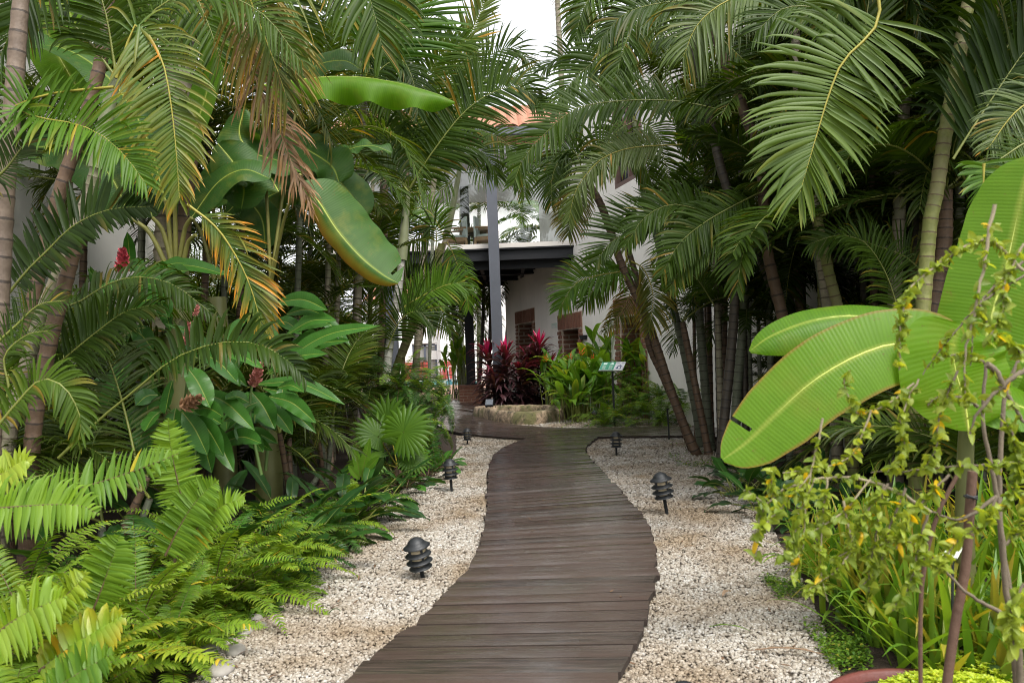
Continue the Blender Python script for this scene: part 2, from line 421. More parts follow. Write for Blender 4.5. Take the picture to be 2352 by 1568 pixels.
RACHY = plain('rachis_yellow', (.30, .265, .035), .45, .2, 12)
RACHB = plain('rachis_brown', (.09, .055, .025), .6, .3, 14)
STALK = plain('stalk_olive', (.17, .165, .035), .5, .4, 10)
RIBY = plain('midrib_yellow', (.40, .46, .08), .4, .15, 10)
DRYR = plain('rachis_dry', (.30, .20, .10), .7, .3, 14)
STEMG = plain('stem_green', (.08, .14, .03), .5, .3, 9)
TRW = trunkmat('trunk_white_ringed', (.24, .24, .20), (.50, .49, .43), (.065, .05, .035), moss=(.20, .22, .12), rw=.09)
TRF = trunkmat('trunk_far_left', (.10, .07, .05), (.22, .165, .12), (.035, .025, .018), rw=.1)
TRT = trunkmat('trunk_tan_ringed', (.17, .14, .10), (.36, .31, .23), (.07, .05, .03), moss=(.15, .16, .08), rw=.12)
TRB = trunkmat('trunk_brown_ringed', (.075, .045, .028), (.17, .105, .062), (.022, .014, .010), rw=.11)
TRG = trunkmat('trunk_green_ringed', (.12, .14, .03), (.25, .26, .075), (.09, .05, .028), moss=(.22, .19, .10), rw=.1)
TRD = trunkmat('trunk_dark_ringed', (.030, .024, .018), (.075, .058, .040), (.012, .009, .007), rw=.12)
TRGR = trunkmat('trunk_grey_green', (.085, .10, .065), (.18, .19, .13), (.035, .03, .02), rw=.08)
SHAFT = plain('crownshaft', (.20, .22, .12), .45, .35, 7)
# ================================================================== setting
from mathutils.geometry import tessellate_polygon
def poly_sheet(mb, pts, z, mat=0):
    P = [Vector((p[0], p[1], z)) for p in pts]
    tri = tessellate_polygon([P])
    f = []
    for a, b, c in tri:
        if (P[b]-P[a]).cross(P[c]-P[a]).z < 0: a, b, c = a, c, b
        f.append((a, b, c))
    mb.add(A([list(p) for p in P]), f, mat, smooth=False)

def inpoly(x, y, P):
    P = np.asarray(P)[:, :2]; r = np.zeros(len(x), bool); j = len(P)-1
    for i in range(len(P)):
        c = ((P[i, 1] > y) != (P[j, 1] > y)) & (x < (P[j, 0]-P[i, 0])*(y-P[i, 1])/(P[j, 1]-P[i, 1]+1e-12)+P[i, 0])
        r ^= c; j = i
    return r

# --- soil
m, nt, bs, out = newmat('soil'); n = NT(nt); co = obj_co(n)
f1 = n.noise(3, 6, .7, co); f2 = n.noise(28, 5, .7, co)
n.link(n.ramp(n.math('ADD', n.math('MULTIPLY', f1, .5), n.math('MULTIPLY', f2, .5)), [(.3, (.016, .010, .006)), (.55, (.045, .028, .018)), (.75, (.085, .055, .035))]), bs.inputs['Base Color'])
bs.inputs['Roughness'].default_value = .9; n.link(n.bump(f2, .8, .03), bs.inputs['Normal']); SOIL = m
g = MB(); N_ = 60
xs = np.concatenate([np.linspace(-120, -8, 8), np.linspace(-7, 7, 40), np.linspace(8, 120, 8)]); ys = np.concatenate([np.linspace(-40, 0, 4), np.linspace(1, 22, 60), np.linspace(25, 220, 12)])
X, Y = np.meshgrid(xs, ys, indexing='ij')
g.add(np.stack([X, Y, 0*X], -1).reshape(-1, 3), grid_faces(len(xs), len(ys)))
tag(obj('ground', g, SOIL), kind='structure')

# --- gravel
m, nt, bs, out = newmat('gravel'); n = NT(nt); co = obj_co(n)
vo = n.node('ShaderNodeTexVoronoi', _Scale=48., _Randomness=1.); n.link(co, vo.inputs['Vector'])
sc = n.node('ShaderNodeSeparateColor'); n.link(vo.outputs['Color'], sc.inputs[0])
vcol = n.ramp(sc.outputs[0], [(.0, (.08, .06, .04)), (.2, (.21, .17, .12)), (.5, (.32, .275, .215)), (.8, (.41, .37, .31)), (1., (.52, .49, .44))])
dk = n.ramp(vo.outputs['Distance'], [(.15, (.7, .7, .7)), (.6, (.12, .1, .08))])
stain = n.ramp(n.noise(1.1, 4, .6, co), [(.38, (.78, .66, .50)), (.6, (1, 1, 1))])
n.link(n.mix(1., n.mix(1., vcol, dk, 'MULTIPLY'), stain, 'MULTIPLY'), bs.inputs['Base Color'])
bs.inputs['Roughness'].default_value = .75
n.link(n.bump(n.math('SUBTRACT', 1., vo.outputs['Distance']), .9, .02), bs.inputs['Normal']); GRAVB = m
m, nt, bs, out = newmat('pebble'); n = NT(nt); co = obj_co(n)
at = n.node('ShaderNodeAttribute', attribute_name='tint'); sp = n.node('ShaderNodeSeparateColor'); n.link(at.outputs['Color'], sp.inputs[0])
pc = n.ramp(sp.outputs[0], [(.0, (.05, .038, .028)), (.13, (.155, .125, .097)), (.33, (.275, .238, .19)), (.6, (.35, .317, .268)), (.85, (.425, .397, .355)), (1., (.56, .54, .505))])
n.link(n.mix(1., pc, stain_ := n.ramp(n.noise(1.1, 4, .6, co), [(.34, (.66, .55, .42)), (.56, (1, 1, 1))]), 'MULTIPLY'), bs.inputs['Base Color']); bs.inputs['Roughness'].default_value = .65; PEB = m

px_left = [(300, 1700), (450, 1568), (560, 1430), (700, 1332), (825, 1250), (868, 1180), (925, 1125), (985, 1092), (1035, 1062), (1050, 1030), (1046, 996)]
px_right = [(1600, 1001), (1670, 1062), (1740, 1140), (1790, 1250), (1850, 1350), (1890, 1440), (1920, 1520), (1970, 1700)]
near_poly = A([[-2.1, 1.2, 0]] + [G(*p) for p in px_left] + [G(*p) for p in px_right] + [[1.6, 1.2, 0]])
far_poly = A([G(*p) for p in [(1085, 965), (1070, 950), (1078, 940), (1100, 934), (1290, 950), (1420, 955), (1620, 958), (1760, 965), (1760, 990), (1567, 984), (1287, 988), (1150, 982)]])

LE = [(600, 1740), (700, 1648), (785, 1568), (830, 1527), (880, 1485), (960, 1425), (1030, 1355), (1080, 1292), (1104, 1245), (1114, 1200), (1118, 1150), (1120, 1110), (1123, 1075), (1131, 1050), (1150, 1031), (1180, 1016), (1212, 1006)]
RE = [(1380, 1740), (1400, 1640), (1418, 1568), (1440, 1520), (1468, 1460), (1490, 1400), (1505, 1330), (1508, 1280), (1500, 1230), (1480, 1188), (1455, 1158), (1420, 1120), (1388, 1085), (1362, 1058), (1347, 1038), (1346, 1026), (1360, 1013), (1372, 1004)]
BZ = .055
LEw = spline(A([G(x, y, BZ) for x, y in LE]), 160); REw = spline(A([G(x, y, BZ) for x, y in RE]), 160)
o_ = np.argsort(LEw[:, 1]); XL = lambda y: np.interp(y, LEw[o_, 1], LEw[o_, 0])
o2 = np.argsort(REw[:, 1]); XR = lambda y: np.interp(y, REw[o2, 1], REw[o2, 0])

rg = np.random.default_rng(3)
def scatter(poly, dens, y0, y1):
    lo = poly[:, :2].min(0); hi = poly[:, :2].max(0); lo[1] = max(lo[1], y0); hi[1] = min(hi[1], y1)
    k = int(dens*(hi-lo).prod()); x = rg.uniform(lo[0], hi[0], k); y = rg.uniform(lo[1], hi[1], k)
    ok = inpoly(x, y, poly) & ~((x > XL(y)+.03) & (x < XR(y)-.03) & (y < 13.3))
    return x[ok], y[ok]
t_ = (1+5**.5)/2
ICO = nrm(A([[-1, t_, 0], [1, t_, 0], [-1, -t_, 0], [1, -t_, 0], [0, -1, t_], [0, 1, t_], [0, -1, -t_], [0, 1, -t_], [t_, 0, -1], [t_, 0, 1], [-t_, 0, -1], [-t_, 0, 1]]))
ICF = A([[0, 11, 5], [0, 5, 1], [0, 1, 7], [0, 7, 10], [0, 10, 11], [1, 5, 9], [5, 11, 4], [11, 10, 2], [10, 7, 6], [7, 1, 8], [3, 9, 4], [3, 4, 2], [3, 2, 6], [3, 6, 8], [3, 8, 9], [4, 9, 5], [2, 4, 11], [6, 2, 10], [8, 6, 7], [9, 8, 1]])
def pebbles(mb, x, y, size, mat=1, z=.006, bright=None):
    k = len(x)
    v = ICO[None]*(1+rg.normal(0, .16, (k, 12, 1)))*rg.uniform([.75, .5, .38], [1.25, .95, .72], (k, 1, 3))*(size*rg.uniform(.6, 1.35, k))[:, None, None]
    a = rg.uniform(0, 6.28, k); b = rg.normal(0, .35, k)
    ca, sa, cb, sb = np.cos(a), np.sin(a), np.cos(b), np.sin(b)
    x1 = v[..., 0]*cb[:, None]-v[..., 2]*sb[:, None]; z1 = v[..., 0]*sb[:, None]+v[..., 2]*cb[:, None]
    X = x1*ca[:, None]-v[..., 1]*sa[:, None]; Y = x1*sa[:, None]+v[..., 1]*ca[:, None]
    zz = z+rg.uniform(0, .6, k)*size*.7
    P = np.stack([X+x[:, None], Y+y[:, None], z1+zz[:, None]], -1)
    t = np.zeros((k, 12, 3)); t[..., 0] = (rg.beta(2.2, 1.7, k) if bright is None else bright)[:, None]
    mb.add(P.reshape(-1, 3), (ICF[None]+(np.arange(k)*12)[:, None, None]).reshape(-1, 3), mat, t.reshape(-1, 3))
g = MB(); poly_sheet(g, near_poly, .004); poly_sheet(g, far_poly, .004)
for y0, y1, dens, size in ((2.6, 4.6, 8000, .0105), (4.6, 7, 5200, .012), (7, 10, 2600, .0145), (10, 14.5, 1300, .0185)):
    x, y = scatter(near_poly, dens, y0, y1); pebbles(g, x, y, size)
x, y = scatter(far_poly, 700, 13, 26); pebbles(g, x, y, .024)
tag(obj('gravel', g, [GRAVB, PEB]), 'pale cream gravel bed on both sides of the boardwalk', 'gravel', kind='stuff')

# --- boards
m, nt, bs, out = newmat('wet_boards'); n = NT(nt)
at = n.node('ShaderNodeAttribute', attribute_name='tint'); sp = n.node('ShaderNodeSeparateColor'); n.link(at.outputs['Color'], sp.inputs[0])
uv = n.node('ShaderNodeUVMap'); mp = n.node('ShaderNodeMapping'); mp.inputs['Scale'].default_value = (1.6, 26, 1); n.link(uv.outputs[0], mp.inputs[0])
off = n.node('ShaderNodeVectorMath', operation='ADD'); n.link(mp.outputs[0], off.inputs[0]); n.link(at.outputs['Vector'], off.inputs[1])
sc3 = n.node('ShaderNodeVectorMath', operation='SCALE'); sc3.inputs['Scale'].default_value = 37.; n.link(at.outputs['Vector'], sc3.inputs[0]); n.link(sc3.outputs[0], off.inputs[1])
gr = n.noise(2.2, 7, .65, off.outputs[0], .3); co = obj_co(n); bl = n.noise(1.7, 5, .6, co); fn = n.noise(60, 3, .6, co)
base = n.mix(sp.outputs[0], (.012, .007, .0055), (.052, .030, .023))
col = n.mix(n.ramp(gr, [(.35, (0, 0, 0)), (.7, (1, 1, 1))]), base, (.080, .054, .042))
col = n.mix(n.ramp(bl, [(.55, (0, 0, 0)), (.75, (.6, .6, .6))]), col, (.05, .042, .022))
n.link(col, bs.inputs['Base Color'])
mp3 = n.node('ShaderNodeMapping'); mp3.inputs['Scale'].default_value = (1.3, 34, 1); n.link(off.outputs[0], mp3.inputs[0]); mp3.inputs['Scale'].default_value = (.8, 1.2, 1); gr2_ = n.noise(1.6, 4, .6, mp3.outputs[0])
rgh = n.ramp(n.math('ADD', n.math('MULTIPLY', bl, .6), n.math('MULTIPLY', gr, .4)), [(.38, (.02, .02, .02)), (.62, (.15, .15, .15))])
n.link(rgh, bs.inputs['Coat Roughness']); bs.inputs['Roughness'].default_value = .5; bs.inputs['Coat IOR'].default_value = 2.3; n.link(n.ramp(n.math('ADD', n.math('MULTIPLY', gr2_, .55), n.math('MULTIPLY', n.noise(5, 4, .6, co), .45)), [(.38, (.25, .25, .25)), (.58, (1, 1, 1))]), bs.inputs['Coat Weight']); bs.inputs['Specular IOR Level'].default_value = .4
n.link(n.bump(n.math('ADD', n.math('MULTIPLY', n.noise(9, 3, .5, co), .6), n.math('MULTIPLY', gr, .35)), .45, .006), bs.inputs['Coat Normal'])
mp2 = n.node('ShaderNodeMapping'); mp2.inputs['Scale'].default_value = (.15, 46, 1); n.link(uv.outputs[0], mp2.inputs[0])
gr2 = n.noise(1., 2, .5, mp2.outputs[0])
n.link(n.bump(n.math('ADD', n.math('ADD', n.math('MULTIPLY', gr, .8), n.math('MULTIPLY', gr2, .7)), n.math('MULTIPLY', fn, .25)), .5, .012), bs.inputs['Normal']); BOARD = m

def board(mb, a, b, c, d, z, th, mat=0, tn=.5):
    """top quad a,b (near edge left,right) c,d (far edge right,left), crowned a little across its width, with matt sawn sides coloured dark as gap shade"""
    q = A([a, b, c, d], float); Lw = np.linalg.norm(q[1]-q[0]); wd = np.linalg.norm(q[3]-q[0])
    cr = rg.uniform(.0008, .0038); sk_ = rg.normal(0, .0012); k = 8; m_ = 7; f = np.linspace(0, 1, k); g_ = np.linspace(0, 1, m_)
    L_ = q[0]+(q[3]-q[0])*f[:, None]; R_ = q[1]+(q[2]-q[1])*f[:, None]
    P = L_[:, None]+(R_-L_)[:, None]*g_[None, :, None]
    P[..., 2] += z+(cr*(1-(2*f-1)**2)+sk_*(f-.5))[:, None]+np.convolve(rg.normal(0, .0008, m_), [.3, .4, .3], 'same')[None]
    t = np.tile([tn, rg.random(), rg.random()], (k*m_, 1))
    uv = np.stack(np.broadcast_arrays(g_[None]*Lw, f[:, None]*wd), -1).reshape(-1, 2)
    mb.add(P.reshape(-1, 3), grid_faces(k, m_)[:, ::-1], mat, t, uv, True)
    dn = A([0, 0, th])
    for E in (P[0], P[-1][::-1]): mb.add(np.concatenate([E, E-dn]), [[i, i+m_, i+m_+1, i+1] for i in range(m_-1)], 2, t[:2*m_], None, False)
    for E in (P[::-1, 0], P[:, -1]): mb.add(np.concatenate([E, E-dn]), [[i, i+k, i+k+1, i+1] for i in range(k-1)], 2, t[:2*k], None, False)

def phi(y): return math.radians(float(np.interp(y, [3, 5.3, 6.6, 8, 9.5, 11, 13.4], [-5, -1, 7, 12, 12, 8, 1])))
g = MB(); yc = 2.5; pit = .158
while yc < 13.35:
    def ends(y0):
        xc = (XL(y0)+XR(y0))/2; tp = math.tan(phi(y0)); yl = yr = y0
        for _ in range(8):
            yl = y0+tp*(XL(yl)-xc); yr = y0+tp*(XR(yr)-xc)
        return [XL(yl)+rg.normal(0, .010), yl, 0], [XR(yr)+rg.normal(0, .010), yr, 0]
    l0, r0 = ends(yc); l1, r1 = ends(yc+pit-.016)
    tl = rg.normal(.0005, .0016)
    for p in (l1, r1): p[2] = tl
    for p in (l0, r0): p[2] = -tl
    for p in (l0, l1): p[2] += rg.normal(0, .001)
    board(g, l0, r0, r1, l1, BZ, .03, 0, float(np.clip(rg.normal(.5, .38), 0, 1.5))); yc += pit
# bearers below and dark edge
for L_, sgn in ((LEw, 1), (REw, -1)):
    pp = L_[(L_[:, 1] > 2.4) & (L_[:, 1] < 13.3)].copy(); pp[:, 0] += sgn*.03; pp[:, 2] = .012
    tube(g, pp[::2], .016, 5, 0, A([.0, .3, .3]), False)
NE = [(2100, 1030), (1900, 1014), (1700, 1005), (1568, 1001), (1480, 1001), (1398, 1002), (1300, 1006), (1202, 1006), (1100, 999), (1049, 992), (1010, 980), (1000, 962), (1010, 940), (1042, 918)]
FE = [(2100, 993), (1900, 986), (1700, 981), (1567, 979), (1480, 980), (1400, 981), (1330, 982.5), (1270, 981.5), (1210, 977.5), (1150, 970), (1112, 961), (1090, 951), (1092, 940), (1118, 929)]
NEw = spline(A([G(x, y, BZ) for x, y in NE]), 400); FEw = spline(A([G(x, y, BZ) for x, y in FE]), 400)
def at_(P, s): return A([np.interp(s, np.linspace(0, 1, len(P)), P[:, k]) for k in range(3)])
Ln = plen(NEw); nb = int(Ln/.13); 
for i in range(-12, nb+1):
    s0, s1 = i/nb, (i+.93)/nb
    sk = np.interp(s0, [0, .35, .55, .7, 1], [-.055, -.055, -.04, -.01, 0])
    if s0 < 0 or s0+sk < 0: continue
    a, b, c, d = at_(NEw, s0), at_(NEw, s1), at_(FEw, min(1, s1+sk)), at_(FEw, s0+sk)
    for p in (a, b, c, d): p[2] = rg.normal(0, .0015)
    board(g, d, a, b, c, BZ+.002, .03, 0, float(np.clip(rg.normal(.45, .25), 0, 1)))
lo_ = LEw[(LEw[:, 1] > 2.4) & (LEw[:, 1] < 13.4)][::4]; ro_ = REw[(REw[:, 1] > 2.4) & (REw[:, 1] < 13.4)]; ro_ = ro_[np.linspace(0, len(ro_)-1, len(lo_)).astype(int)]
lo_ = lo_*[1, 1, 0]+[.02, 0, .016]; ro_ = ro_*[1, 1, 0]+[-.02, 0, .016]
g.add(np.stack([lo_, ro_], 1).reshape(-1, 3), grid_faces(len(lo_), 2), 1)  # near-black sheet added under the planks, painted shade for the gaps
tag(obj('boardwalk_path', g, [BOARD, plain('under_board_shade', (.008, .006, .005), .95), plain('sawn_edge_shade', (.030, .019, .014), .85, .3, 20)]), kind='structure')  # sawn sides get a dark matt colour, shade painted in between planks

# --- paved court far away
PAVE = plain('terracotta_paving', (.42, .24, .16), .7, .2, 3)
g = MB(); poly_sheet(g, [(-9, 27, 0), (-.6, 27, 0), (-1.2, 60, 0), (-14, 60, 0)], .004); tag(obj('paved_court', g, PAVE), kind='structure')

# ------------------------------------------------------------------ stucco, brick
def stucco(name, col):
    m, nt, bs, out = newmat(name); n = NT(nt); co = obj_co(n)
    a = n.noise(.8, 6, .65, co); b = n.noise(26, 4, .6, co)
    mp = n.node('ShaderNodeMapping'); mp.inputs['Scale'].default_value = (2.2, 2.2, .5); n.link(co, mp.inputs[0]); st = n.noise(1.2, 5, .7, mp.outputs[0])
    f = n.math('ADD', n.math('MULTIPLY', a, .5), n.math('MULTIPLY', st, .5))
    n.link(n.ramp(f, [(.3, tuple(c*.87 for c in col)), (.55, col), (.8, tuple(min(1, c*1.06) for c in col))]), bs.inputs['Base Color'])
    bs.inputs['Roughness'].default_value = .85; n.link(n.bump(n.math('ADD', n.math('MULTIPLY', b, .4), a), .35, .02), bs.inputs['Normal']); return m
STUC = stucco('stucco_wall', (.86, .82, .77)); STUCW = stucco('stucco_white', (.80, .79, .77)); STUCG = stucco('stucco_old', (.70, .68, .64))
TERRA = stucco('plaster_brown', (.30, .16, .11))
BRK = plain('brick_red', (.27, .115, .07), .8, .45, 7, bump=.5); MORT = plain('mortar', (.50, .41, .33), .9, .2, 14, bump=.4)
BRKO = plain('brick_old', (.21, .095, .06), .85, .5, 9, bump=.6)
IRON = plain('steel_dark', (.014, .015, .018), .6, .25, 5, spec=.3); IRONG = plain('steel_blue_grey', (.085, .092, .112), .5, .2, 4)
BLK = plain('black_plastic', (.014, .016, .018), .5, .35, 20, bump=.15)
DOORW = plain('door_wood', (.05, .026, .018), .5, .3, 9); FRG = plain('door_grey', (.13, .12, .13), .5, .2, 9)
DARK = plain('dark_interior', (.02, .018, .017), .8)
WHITE = plain('white_paint', (.74, .73, .70), .5, .06)
ROOFT = plain('roof_tile', (.37, .175, .11), .75, .35, 9, bump=.3)
def glassmat(name, fac, col=(1, 1, 1)):
    m, nt, bs, out = newmat(name); n = NT(nt); nt.nodes.remove(bs)
    t = n.node('ShaderNodeBsdfTransparent'); t.inputs[0].default_value = (*col, 1); gl = n.node('ShaderNodeBsdfGlossy', _Roughness=.02)
    lw = n.node('ShaderNodeLayerWeight', _Blend=.25); f = n.math('ADD', n.math('MULTIPLY', lw.outputs['Fresnel'], .5), fac)
    ms = n.node('ShaderNodeMixShader'); n.link(f, ms.inputs[0]); n.link(t.outputs[0], ms.inputs[1]); n.link(gl.outputs[0], ms.inputs[2]); n.link(ms.outputs[0], out.inputs[0]); return m
GLASS = glassmat('glass', .05, (.94, .97, .96))
m, nt, bs, out = newmat('window_glass'); bs.inputs['Base Color'].default_value = (.012, .015, .018, 1); bs.inputs['Roughness'].default_value = .08; bs.inputs['Specular IOR Level'].default_value = .8; WGL = m

def brick_panel(mb, o, u, v, nn, w, h, bw, bh, soldier=False, th=.03, mj=.014, jit=.006, seed=1, mat=0, mmat=1):
    """bricks standing off a mortar bed; o lower corner, u along, v up, nn out"""
    r = np.random.default_rng(seed); o, u, v, nn = map(lambda q: A(q, float), (o, u, v, nn)); rot = np.stack([u, v, nn], 1)
    box(mb, o+u*w/2+v*h/2+nn*(-.02), (w/2, h/2, .02+th*.35), rot, mmat)
    rows = max(1, round(h/(bh+mj))); ph = h/rows
    for i in range(rows):
        k = max(1, round(w/(bw+mj))); pw = w/k; offs = (-pw/2 if (i % 2 and not soldier) else 0)
        for j in range(k+(1 if offs else 0)):
            a = max(0, j*pw+offs)+mj/2; b = min(w, (j+1)*pw+offs)-mj/2
            if b-a < .02: continue
            jj = r.normal(0, jit, 4)
            box(mb, o+u*((a+b)/2+jj[0]*.6)+v*((i+.5)*ph+jj[1]*.5)+nn*(th/2+abs(jj[2])), ((b-a)/2, ph/2-mj/2, th/2), rot, mat, A([r.random(), 0, 0]))
    return mb

# ------------------------------------------------------------------ right building
WO = A([1.88, 20., 0.]); WS = nrm(A([-.26, 1., 0.])); WN = nrm(A([-1., -.26, 0.]))
def wallpt(x, y, off=0.):
    ray = FWD+(x-1176)/FPX*RT-(y-784)/FPX*UPC; t = ((WO+WN*off-CAM) @ WN)/(ray @ WN); p = CAM+ray*t; d = p-WO
    return d @ WS, p[2]
def wp(s, z, off=0.): return WO+WS*s+UP*z+WN*off

doors = []   # s0,s1,ztop
for (xl, yl, xr, yr) in ((1184, 715, 1228, 707), (1282, 724, 1337, 712.6), (1411, 690, 1482, 668)):
    a = wallpt(xl, yl); b = wallpt(xr, yr); doors.append((min(a[0], b[0]), max(a[0], b[0]), (a[1]+b[1])/2))
wa = wallpt(1412, 436); wb = wallpt(1478, 395)
win = (min(wa[0], wb[0]), max(wa[0], wb[0]), wa[1], wa[1]+1.75)
ta = wallpt(1274, 560); tb = wallpt(1292, 560)
tdoor = (min(ta[0], tb[0]), max(ta[0], tb[0]), 4.32, 6.45)
inner = [(d[0]+.30, d[1]-.30, 0, d[2]-.44) for d in doors]
ops = inner + [win, tdoor]
rb = thing('stucco_building', 'white stucco house with brick framed doorways behind the garden beds', 'house', wp(0, 0))
def wall_open(mb, s0, s1, z0, z1, ops, dep, mat=0, rmat=0, o=None):
    S = sorted({s0, s1, *[a for q in ops for a in q[:2]]}); Z = sorted({z0, z1, *[a for q in ops for a in q[2:4]]})
    for i in range(len(S)-1):
        for j in range(len(Z)-1):
            cs, cz = (S[i]+S[i+1])/2, (Z[j]+Z[j+1])/2
            if any(q[0] < cs < q[1] and q[2] < cz < q[3] for q in ops): continue
            mb.add([wp(S[i], Z[j]), wp(S[i+1], Z[j]), wp(S[i+1], Z[j+1]), wp(S[i], Z[j+1])], [[0, 1, 2, 3]], mat, smooth=False)
    for q in ops:
        c = [(q[0], q[2]), (q[1], q[2]), (q[1], q[3]), (q[0], q[3])]
        for k in range(4):
            a, b = c[k], c[(k+1) % 4]
            mb.add([wp(*a), wp(*b), wp(*b, -dep), wp(*a, -dep)], [[0, 1, 2, 3]], rmat, smooth=False)
g = MB(); wall_open(g, -17, 8.2, -.1, 4.2, inner, .75); wall_open(g, -17, 3.7, 4.2, 7.5, [win, tdoor], .75)
g.add([wp(-17, 7.5), wp(3.7, 7.5), wp(3.7, 7.5, -8), wp(-17, 7.5, -8)], [[0, 1, 2, 3]], smooth=False)
g.add([wp(8.2, -.1), wp(8.2, -.1, -8), wp(8.2, 4.2, -8), wp(8.2, 4.2)], [[0, 1, 2, 3]], smooth=False); g.add([wp(3.7, 4.2), wp(8.2, 4.2), wp(8.2, 4.2, -8), wp(3.7, 4.2, -8)], [[0, 1, 2, 3]], smooth=False); g.add([wp(3.7, 4.2), wp(3.7, 4.2, -8), wp(3.7, 7.5, -8), wp(3.7, 7.5)], [[0, 1, 2, 3]], smooth=False)
obj('wall', g, STUC, rb)
for k, (d, q) in enumerate(zip(doors, inner)):
    g = MB()
    brick_panel(g, wp(d[0], d[2]-.44), WS, UP, WN, d[1]-d[0], .44, .075, .42, True, .035, .05, seed=k)
    brick_panel(g, wp(d[0], 0), WS, UP, WN, .30, d[2]-.445, .24, .085, False, .03, .035, seed=k+5, jit=.012)
    brick_panel(g, wp(d[1]-.30, 0), WS, UP, WN, .30, d[2]-.445, .24, .085, False, .03, .035, seed=k+9, jit=.012)
    brick_panel(g, wp(q[1], 0, 0), -WN, UP, -WS, .72, q[3], .26, .085, False, .03, .04, seed=k+13, jit=.014)
    brick_panel(g, wp(q[0], 0, -.72), WN, UP, WS, .70, q[3], .26, .085, False, .03, .04, seed=k+17, jit=.014)
    obj('brick_surround', g, [BRKO, MORT], rb)
    g = MB(); c = wp((q[0]+q[1])/2, q[3]/2, -.68); rot = np.stack([WS, UP, WN], 1)
    box(g, c, ((q[1]-q[0])/2, q[3]/2, .02), rot, 0)
    dr = obj('door', g, FRG if k == 0 else DOORW, rb)
    g = MB()
    for sg in (-1, 1):
        box(g, c+WS*sg*(q[1]-q[0])/4+WN*.024+UP*.15, ((q[1]-q[0])/4-.09, q[3]/2-.35, .006), rot, 0)
    obj('pane', g, WGL, dr)
g = MB(); rot = np.stack([WS, UP, WN], 1)
ws0, ws1, wz0, wz1 = win
for (c_, h_) in (((ws0+.05, (wz0+wz1)/2), (.05, (wz1-wz0)/2)), ((ws1-.05, (wz0+wz1)/2), (.05, (wz1-wz0)/2)), (((ws0+ws1)/2, wz0+.05), ((ws1-ws0)/2-.1, .05)), (((ws0+ws1)/2, wz1-.05), ((ws1-ws0)/2-.1, .05)), (((ws0+ws1)/2, (wz0+wz1)/2), (.035, (wz1-wz0)/2-.1))):
    box(g, wp(*c_, -.07), (*h_, .06), rot, 0)
wf = obj('window', g, plain('window_wood', (.13, .075, .06), .55, .2), rb)
g = MB(); box(g, wp((ws0+ws1)/2, (wz0+wz1)/2, -.12), ((ws1-ws0)/2-.02, (wz1-wz0)/2-.02, .01), rot); obj('pane', g, WGL, wf)
g = MB(); box(g, wp((tdoor[0]+tdoor[1])/2, 5.4, -.3), ((tdoor[1]-tdoor[0])/2, 1.1, .03), rot); obj('door', g, DOORW, rb)
def wallbox(name, x0, y0, x1, y1, th, mt, label, cat):
    a = wallpt(x0, y1); b = wallpt(x1, y0); s0, s1 = sorted((a[0], b[0])); z0, z1 = sorted((a[1], b[1])); g = MB()
    box(g, wp((s0+s1)/2, (z0+z1)/2, th/2+.002), ((s1-s0)/2, (z1-z0)/2, th/2), rot); o = thing(name, label, cat, wp((s0+s1)/2, z0, 0)); obj('panel', g, mt, o); return o, (s0, s1, z0, z1)
o, q = wallbox('wall_plaque', 1269.5, 741, 1279.5, 754, .03, plain('plaque_pale', (.52, .62, .55), .4, .1), 'small pale green square plaque between the two brick doorways', 'sign')
g = MB()
for i in range(4): box(g, wp((q[0]+q[1])/2, q[3]-.06-(q[3]-q[2])*.16*(i+.6), .035), ((q[1]-q[0])*.3, .008, .002), rot)
obj('lettering', g, WHITE, o)
o, q = wallbox('number_plate', 1338.5, 771, 1349, 779.5, .08, IRON, 'dark flat metal box on wall right of the brick doorway', 'wall box')
g = MB(); box(g, wp((q[0]+q[1])/2, q[3]+.012, .05), ((q[1]-q[0])/2+.02, .01, .06), rot); obj('lid', g, IRON, o)
o, q = wallbox('wall_lamp', 1297, 690, 1308, 701, .16, WHITE, 'small white lamp fixed above the right brick doorway', 'lamp')
g = MB(); box(g, wp((q[0]+q[1])/2, q[2]-.03, .09), ((q[1]-q[0])/2-.03, .03, .06), rot); obj('diffuser', g, FRG, o)

# ------------------------------------------------------------------ left building, far buildings
lb = thing('garden_wall', 'old pale plastered wall behind the palms at the left', 'wall', (-5.5, 8, 0))
g = MB(); box(g, (-5.7, 7, 3.5), (.2, 6.5, 3.6)); box(g, (-5.7, 7, 7.2), (.3, 6.6, .1)); obj('masonry', g, STUCG, lb)

def tile_roof(mb, a, b, c, d, pitch=.3, mat=0):
    """barrel tiles between eave a-b and ridge d-c"""
    a, b, c, d = map(lambda q: A(q, float), (a, b, c, d)); k = max(2, int(np.linalg.norm(b-a)/pitch)); nrmv = nrm(np.cross(b-a, d-a))
    if nrmv[2] < 0: nrmv = -nrmv
    u = np.linspace(0, 1, k*6+1); rows = 14; vv = np.linspace(0, 1, rows*2)
    hgt = .07*np.abs(np.sin(np.pi*k*u)); st = .04*(1-(np.arange(rows*2) % 2))
    P = (a+(b-a)*u[:, None])[:, None]*(1-vv)[None, :, None]+(d+(c-d)*u[:, None])[:, None]*vv[None, :, None]+nrmv*(hgt[:, None]+st[None])[..., None]
    mb.add(P.reshape(-1, 3), grid_faces(len(u), len(vv)), mat, smooth=False)

